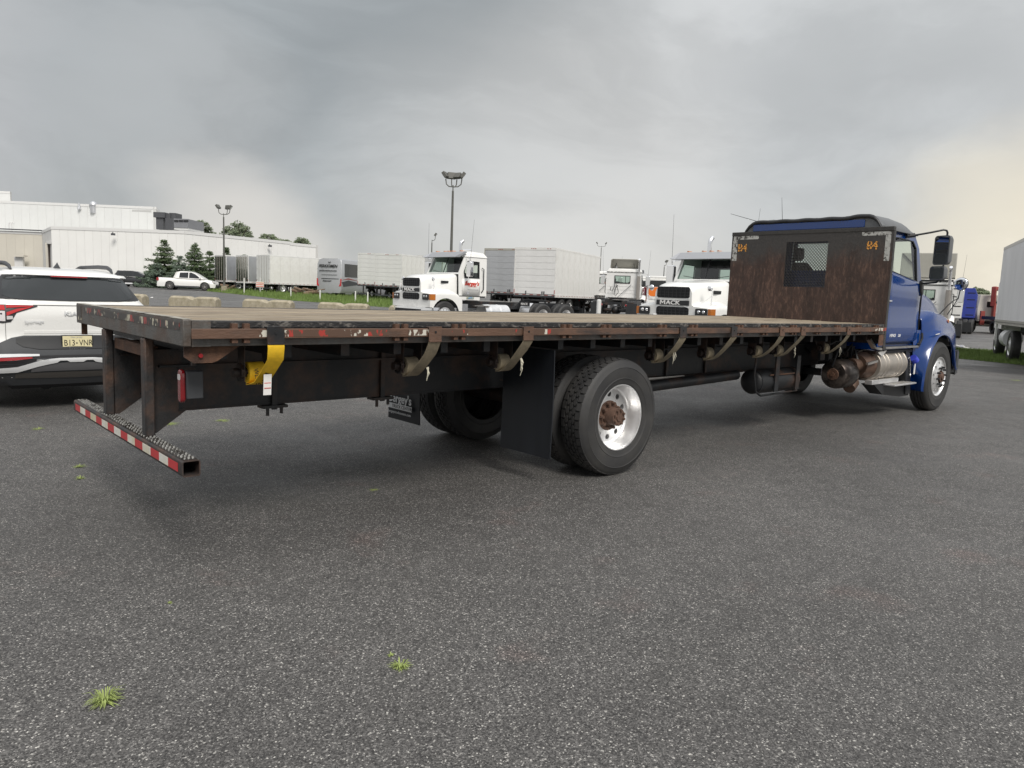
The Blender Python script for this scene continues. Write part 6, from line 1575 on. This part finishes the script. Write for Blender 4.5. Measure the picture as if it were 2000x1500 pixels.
scrap(600, 66, 'pile of old logs and scrap under the front of the long white trailer', 14, 5)
scrap(437, 73, 'low heap of rubble and brush under the silver trailer', 8, 6)

# ================================================================ WHITE FACTORY BUILDING
BL = thing('warehouse', 'long white panelled warehouse with a taller block and rooftop ducts, far left', 'building', tuple(gp(250, 96)))
def zat(u, v, d): return CAM.z+((536.1+.03893*u)-v)*d/FPX
def wall(name, A_, B_, zt0, zt1, n, m_, zb=-.5, jut=.03, lip=True, pane='wall_panel'):
    """wall between ground points A_ and B_ (facing the camera), split into vertical panels"""
    a, b = Vector((A_.x, A_.y, 0)), Vector((B_.x, B_.y, 0)); d = b-a; nrm_ = Vector((-d.y, d.x, 0)).normalized()
    if nrm_.dot(Vector((CAM.x, CAM.y, 0))-a) < 0: nrm_ = -nrm_
    core = MB(); bk = -nrm_*.35
    q = [a, b, b+bk, a+bk]; zt = [zt0, zt1, zt1, zt0]
    vs = [(p.x, p.y, zb) for p in q]+[(p.x, p.y, z) for p, z in zip(q, zt)]
    core.add(vs, [(0, 1, 5, 4), (1, 2, 6, 5), (2, 3, 7, 6), (3, 0, 4, 7), (4, 5, 6, 7), (0, 3, 2, 1)])
    w_ = core.build(name, A['joint'], BL, 0, world=True)
    for k in range(n):
        s, e = (k+.012*1)/n, (k+1-.012)/n; P, Q = a.lerp(b, s), a.lerp(b, e); z0, z1 = zt0+(zt1-zt0)*s-.35, zt0+(zt1-zt0)*e-.35
        o = nrm_*jut
        MB().add([(P.x, P.y, zb), (Q.x, Q.y, zb), (Q.x, Q.y, z1), (P.x, P.y, z0), (P.x+o.x, P.y+o.y, zb), (Q.x+o.x, Q.y+o.y, zb), (Q.x+o.x, Q.y+o.y, z1), (P.x+o.x, P.y+o.y, z0)],
                 [(4, 5, 6, 7), (0, 4, 7, 3), (1, 2, 6, 5), (3, 7, 6, 2), (0, 1, 5, 4)]).build(pane, m_, w_, 0, world=False)
        bpy.context.view_layer
    if lip:
        o = nrm_*(jut+.05); P, Q = a, b
        MB().add([(P.x-o.x, P.y-o.y, zt0-.36), (Q.x-o.x, Q.y-o.y, zt1-.36), (Q.x-o.x, Q.y-o.y, zt1+.02), (P.x-o.x, P.y-o.y, zt0+.02), (P.x+o.x, P.y+o.y, zt0-.36), (Q.x+o.x, Q.y+o.y, zt1-.36), (Q.x+o.x, Q.y+o.y, zt1+.02), (P.x+o.x, P.y+o.y, zt0+.02)],
                 [(4, 5, 6, 7), (0, 4, 7, 3), (1, 2, 6, 5), (3, 7, 6, 2), (0, 1, 5, 4), (0, 3, 2, 1)]).build('coping', A['coping'], w_, 0)
    return w_
# panel meshes are written in world coordinates: shift them onto the building's origin
def wall_(*a, **k):
    w_ = wall(*a, **k)
    for ch in w_.children:
        L0 = BL.location
        for v in ch.data.vertices: v.co -= L0
    return w_
g0, g1, g2, g3, g4, g5 = gp(-260, 106), gp(86, 104), gp(104, 95), gp(362, 94), gp(566, 110), gp(616, 114.5)
wall_('front_wall', g2, g3, zat(104, 443.8, 95), zat(362, 452.8, 94), 16, A['bld'])
wall_('front_wall', g3, g4, zat(362, 452.8, 94), zat(566, 473.6, 110), 15, A['bld'])
wall_('front_wall', g4, g5, zat(569, 475.5, 110), zat(616, 480, 114.5), 4, A['bld'])
wall_('low_wall', g0, g1, zat(0, 452, 104)+.1, zat(86, 455, 104), 20, A['cream'])
wall_('link_wall', g1, g2, zat(86, 454, 104)+.1, zat(104, 444.5, 95), 2, A['trgrey'])
wall_('end_wall', g5, g5+Vector((5, 16, 0)), zat(616, 480, 114.5), zat(616, 480, 114.5), 4, A['bld'])
h0, h1 = gp(-200, 122), gp(307, 116)
zt_u = zat(307, 407.4, 116); zt_l = zat(0, 392, 119)
wall_('upper_wall', h0, h1, zt_l+.1, zt_u, 32, A['bldtop'], zb=5)
wall_('upper_end_wall', h1, h1+(gp(330, 140)-h1), zt_u, zt_u, 6, A['bldtop'], zb=5)
k0, k1 = gp(-200, 140), gp(27, 140)
wall_('penthouse_wall', k0, k1, zat(27, 377, 140), zat(27, 378, 140), 6, A['bldtop'], zb=8)
def roof(pts, z, name='roof'):
    MB().prism([(p.x, p.y) for p in pts], 'z', z-.3, z).build(name, A['joint'], BL, 0, world=True)
roof([g2+Vector((-.5, .5, 0)), g3+Vector((0, .4, 0)), g4+Vector((0, .4, 0)), gp(600, 150), gp(100, 150)], 6.0)
roof([g0+Vector((0, .5, 0)), g1+Vector((0, .5, 0)), gp(86, 150), gp(-260, 150)], 6.6)
roof([h0+Vector((0, .5, 0)), h1+Vector((-.5, .5, 0)), gp(320, 139), gp(-200, 139)], zt_u-.5)
# dark roof edge of the low wing
a, b = g0.copy(), g1.copy()
MB().beam((a.x, a.y-.2, zat(0, 450, 104)+.3), (b.x, b.y-.2, zat(86, 453.5, 104)+.1), .5, .14).build('dark_gutter', A['hvac'], BL, world=True)
def bbox_at(name, u0, u1, v0, v1, d, dep, m_, bevel=.02, parent=BL):
    a, b = gp(u0, d), gp(u1, d); z1, z0 = zat((u0+u1)/2, v0, d), zat((u0+u1)/2, v1, d)
    dr = (b-a); dr.z = 0; n_ = Vector((-dr.y, dr.x, 0)).normalized()
    if n_.dot(Vector((FH.x, FH.y, 0))) < 0: n_ = -n_
    vs = [(p.x, p.y, z) for z in (z0, z1) for p in (a, b, b+n_*dep, a+n_*dep)]
    return MB().add(vs, [(0, 1, 5, 4), (1, 2, 6, 5), (2, 3, 7, 6), (3, 0, 4, 7), (4, 5, 6, 7), (0, 3, 2, 1)]).build(name, m_, parent, 0, world=parent is BL)
# rooftop ducts
for q in ((302, 324, 417, 427, 102, 2.2), (307, 321, 426.8, 449.5, 102.2, 2.0), (320, 335, 419, 431, 102.4, 2), (333, 345, 418.5, 430, 102.6, 2)): bbox_at('roof_duct', *q, A['hvac'])
un = bbox_at('air_handler', 325, 341, 428.5, 450, 99, 5, A['hvac'])
bbox_at('air_handler', 341.3, 369, 429.5, 446.5, 99, 5, A['hvac2'])
bbox_at('unit_base', 341, 369, 446.7, 450.5, 99.1, 5, A['coping'])
for k in range(3): bbox_at('louvre', 342+k*9.3, 350+k*9.3, 432, 435, 98.9, .2, A['interior'])
# roof vents
c = gp(193, 116); z = zat(193, 399, 116)
MB().cyl((c.x, c.y+2, z-1.5), (c.x, c.y+2, z-.2), .5, n=14).lathe([(.62, -.35), (.62, -.1), (.45, .15), (.2, .32), (.02, .38)], 16, 'z', (c.x, c.y+2, z)).build('roof_vent', A['silver'], BL, world=True)
c = gp(165, 116); z = zat(165, 398, 116)
MB().cyl((c.x, c.y+2, z-1), (c.x, c.y+2, z), .3, .12, n=10).build('roof_vent', A['silver'], BL, world=True)
for u in (22, 27):
    c = gp(u, 107); z = zat(u, 450, 107); MB().tube([(c.x, c.y, z-.2), (c.x, c.y, z+.9), (c.x+.15, c.y-.1, z+1.05), (c.x+.3, c.y-.2, z+.95)], .09, 8).build('vent_pipe', A['coping'], BL, world=True)
# doors, wall lamps
bbox_at('steel_door', 29.5, 45.5, 502, 560, 103.0, .4, A['trgrey']); bbox_at('door_hood', 27.5, 47.5, 498.5, 502, 102.5, .9, A['cream'])
bbox_at('dark_doorway', 96, 102, 475, 556, 96.5, .3, mat('dark_doorway', (.06, .045, .04), .8)); bbox_at('door_leaf', 91, 96, 475, 556, 97.4, .3, A['cream'])
for u, v, d in ((223, 459.5, 94.1), (527, 482, 106.2), (148, 497, 94.6)):
    if v > 490: continue
    c = gp(u, d-.4); z = zat(u, v, d-.4)
    w_ = MB().box(c.x-.22, c.x+.22, c.y-.25, c.y+.1, z-.1, z+.15).tube([(c.x, c.y+.3, z+.1), (c.x, c.y, z+.3), (c.x, c.y-.15, z+.12)], .04, 6).build('wall_lamp', A['hvac'], BL, world=True)

# ================================================================ TREES
def leaf_cloud(mb, c, r_, n_, s, rr, flat=1.0):
    for k in range(n_):
        while True:
            q = Vector((rr.uniform(-1, 1), rr.uniform(-1, 1), rr.uniform(-1, 1)))
            if .25 < q.length < 1: break
        q = Vector((q.x*r_, q.y*r_, q.z*r_*flat))+c
        a = Vector((rr.gauss(0, 1), rr.gauss(0, 1), rr.gauss(0, .6))).normalized(); b = a.orthogonal().normalized(); sz = s*rr.uniform(.6, 1.3)
        mb.add([q-a*sz, q-b*sz*.55, q+a*sz, q+b*sz*.55], [(0, 1, 2, 3)])
def conifer(label, u, d, H, R_, seed, m_, lean=0, bare=0):
    p = gp(u, d, -.1); T = thing('conifer_tree', label, 'tree', tuple(p), 0, 'conifers in front of the warehouse'); rr = random.Random(seed)
    MB().cyl((0, 0, 0), (lean, 0, H*.97), .035*H, .01, 8).build('trunk', A['bark'], T)
    mb = MB(); lv = int(H*3.6)
    for i in range(lv):
        t = (i+rr.random()*.6)/lv; z = H*(.05+.93*t); rad = R_*(1-t)**.85*rr.uniform(.72, 1.15)
        nb = max(4, int(9*(1-t)+3))
        for j in range(nb):
            if rr.random() < .13: continue
            a = 2*PI*(j+rr.random()*.7)/nb; Lb = rad*rr.uniform(.65, 1.18)+.06; dx, dy = math.cos(a), math.sin(a); x0 = lean*t
            steps = max(3, int(Lb/.11))
            for k in range(steps):
                f = (k+1)/steps; q = Vector((x0+dx*Lb*f, dy*Lb*f, z-.16*Lb*f+.20*Lb*f*f)); w_ = .17*(1-.55*f)+.05
                for m in range(8):
                    o = Vector((-dy, dx, 0))*rr.uniform(-w_, w_)+Vector((0, 0, rr.uniform(-.14, .10))); c = q+o
                    e = Vector((dx*.5+rr.uniform(-.9, .9), dy*.5+rr.uniform(-.9, .9), rr.uniform(-.45, .3))).normalized()*rr.uniform(.14, .30); s_ = e.orthogonal().normalized()*rr.uniform(.035, .075)
                    mb.add([c-s_, c+s_, c+e], [(0, 1, 2)])
    mb.build('crown', m_, T, 0)
conifer('tallest conifer, left of the group and behind the white pickup', 322, 79, 5.35, 2.6, 1, A['pine'])
conifer('low blue-green spruce in front of the tallest conifer', 308, 77, 2.8, 2.3, 2, A['pine2'])
conifer('conifer with a crooked bare top, right of the tallest one', 381, 79, 5.2, 2.2, 3, A['pine'])
conifer('bushy conifer between the crooked one and the lamp pole', 410, 82, 4.4, 2.0, 4, A['pine'])
conifer('slender conifer right behind the lamp pole and silver trailer', 443, 84, 5.0, 1.4, 5, A['pine'])
conifer('blue-green bush-like conifer behind the pickup cab', 352, 77.5, 3.6, 2.2, 6, A['pine2'])
conifer('small conifer tip showing above the middle silver trailer', 477, 84, 4.15, .9, 7, A['pine'])
conifer('tiny conifer tip above the long white trailer', 582, 92, 4.3, .8, 8, A['pine2'])
conifer('small dark conifer tip left of the coach roof', 611, 92, 4.3, .8, 9, A['pine'])
conifer('conifer at the left end of the low hedge by the black crossover', 300, 80, 2.6, 1.7, 10, A['pine'])
def broadleaf(label, u, d, vtop, wpx, hpx, seed):
    g = gp(u, d, -.2); T = thing('broadleaf_tree', label, 'tree', tuple(g), 0, 'trees behind the warehouse roof'); rr = random.Random(seed)
    zt = zat(u, vtop, d)-g.z; R_ = wpx/2*d/FPX; hh = hpx*d/FPX
    mb = MB().cyl((0, 0, 0), (0, 0, zt-hh*.6), .35, .2, 8)
    for k in range(7):
        a = rr.uniform(0, 2*PI); mb.tube([(0, 0, zt-hh*1.2), (math.cos(a)*R_*.3, math.sin(a)*R_*.3, zt-hh*.8), (math.cos(a)*R_*.7, math.sin(a)*R_*.7, zt-hh*.35)], [.16, .1, .04], 6)
    mb.build('trunk', A['bark'], T)
    mb = MB(); n_ = max(24, int(R_*16))
    for k in range(n_):
        a = rr.uniform(0, 2*PI); f = math.sqrt(rr.random()); z = zt-hh*(.10+f*f*.65)-rr.uniform(0, hh*.5)
        c = Vector((math.cos(a)*R_*f*.92, math.sin(a)*R_*f*.92, z))
        leaf_cloud(mb, c, rr.uniform(.4, 1.0), 55, .20, rr, .6)
    mb.build('crown', A['leaf'], T, 0)
for i, (u, d, vt, w_, h_, lab) in enumerate(((392, 150, 428, 54, 36, 'broad tree directly right of the rooftop air handler'), (467, 150, 434, 70, 36, 'widest round tree behind the roof, right of the lamp pole'), (526, 150, 457, 42, 18, 'low tree crest right of the widest one behind the roof'), (556, 150, 470, 20, 8, 'smallest sliver of tree behind the roof edge'), (592, 150, 466, 30, 12, 'tree tuft behind the far right end of the warehouse'))):
    broadleaf(lab, u, d, vt, w_, h_, 20+i)
broadleaf('far rounded tree seen through the window of the blue cab', 1776, 150, 546, 60, 22, 31)
broadleaf('distant tree behind the white sleeper and blue tractors', 1900, 160, 560, 50, 16, 33)
# small litter on the far asphalt
for u, d, lab in ((294, 47, 'small white litter scrap on the asphalt below the black crossover'), (437, 33, 'small white scrap beside the second barrier block')):
    p = gp(u, d, .02); o = inst('litter', MB().add([(0, 0, .0), (.16, .02, .01), (.18, .10, .05), (.02, .12, .02)], [(0, 1, 2, 3)]).mesh('litter', A['label'], 0), None, tuple(p)); tag(o, lab, 'litter')
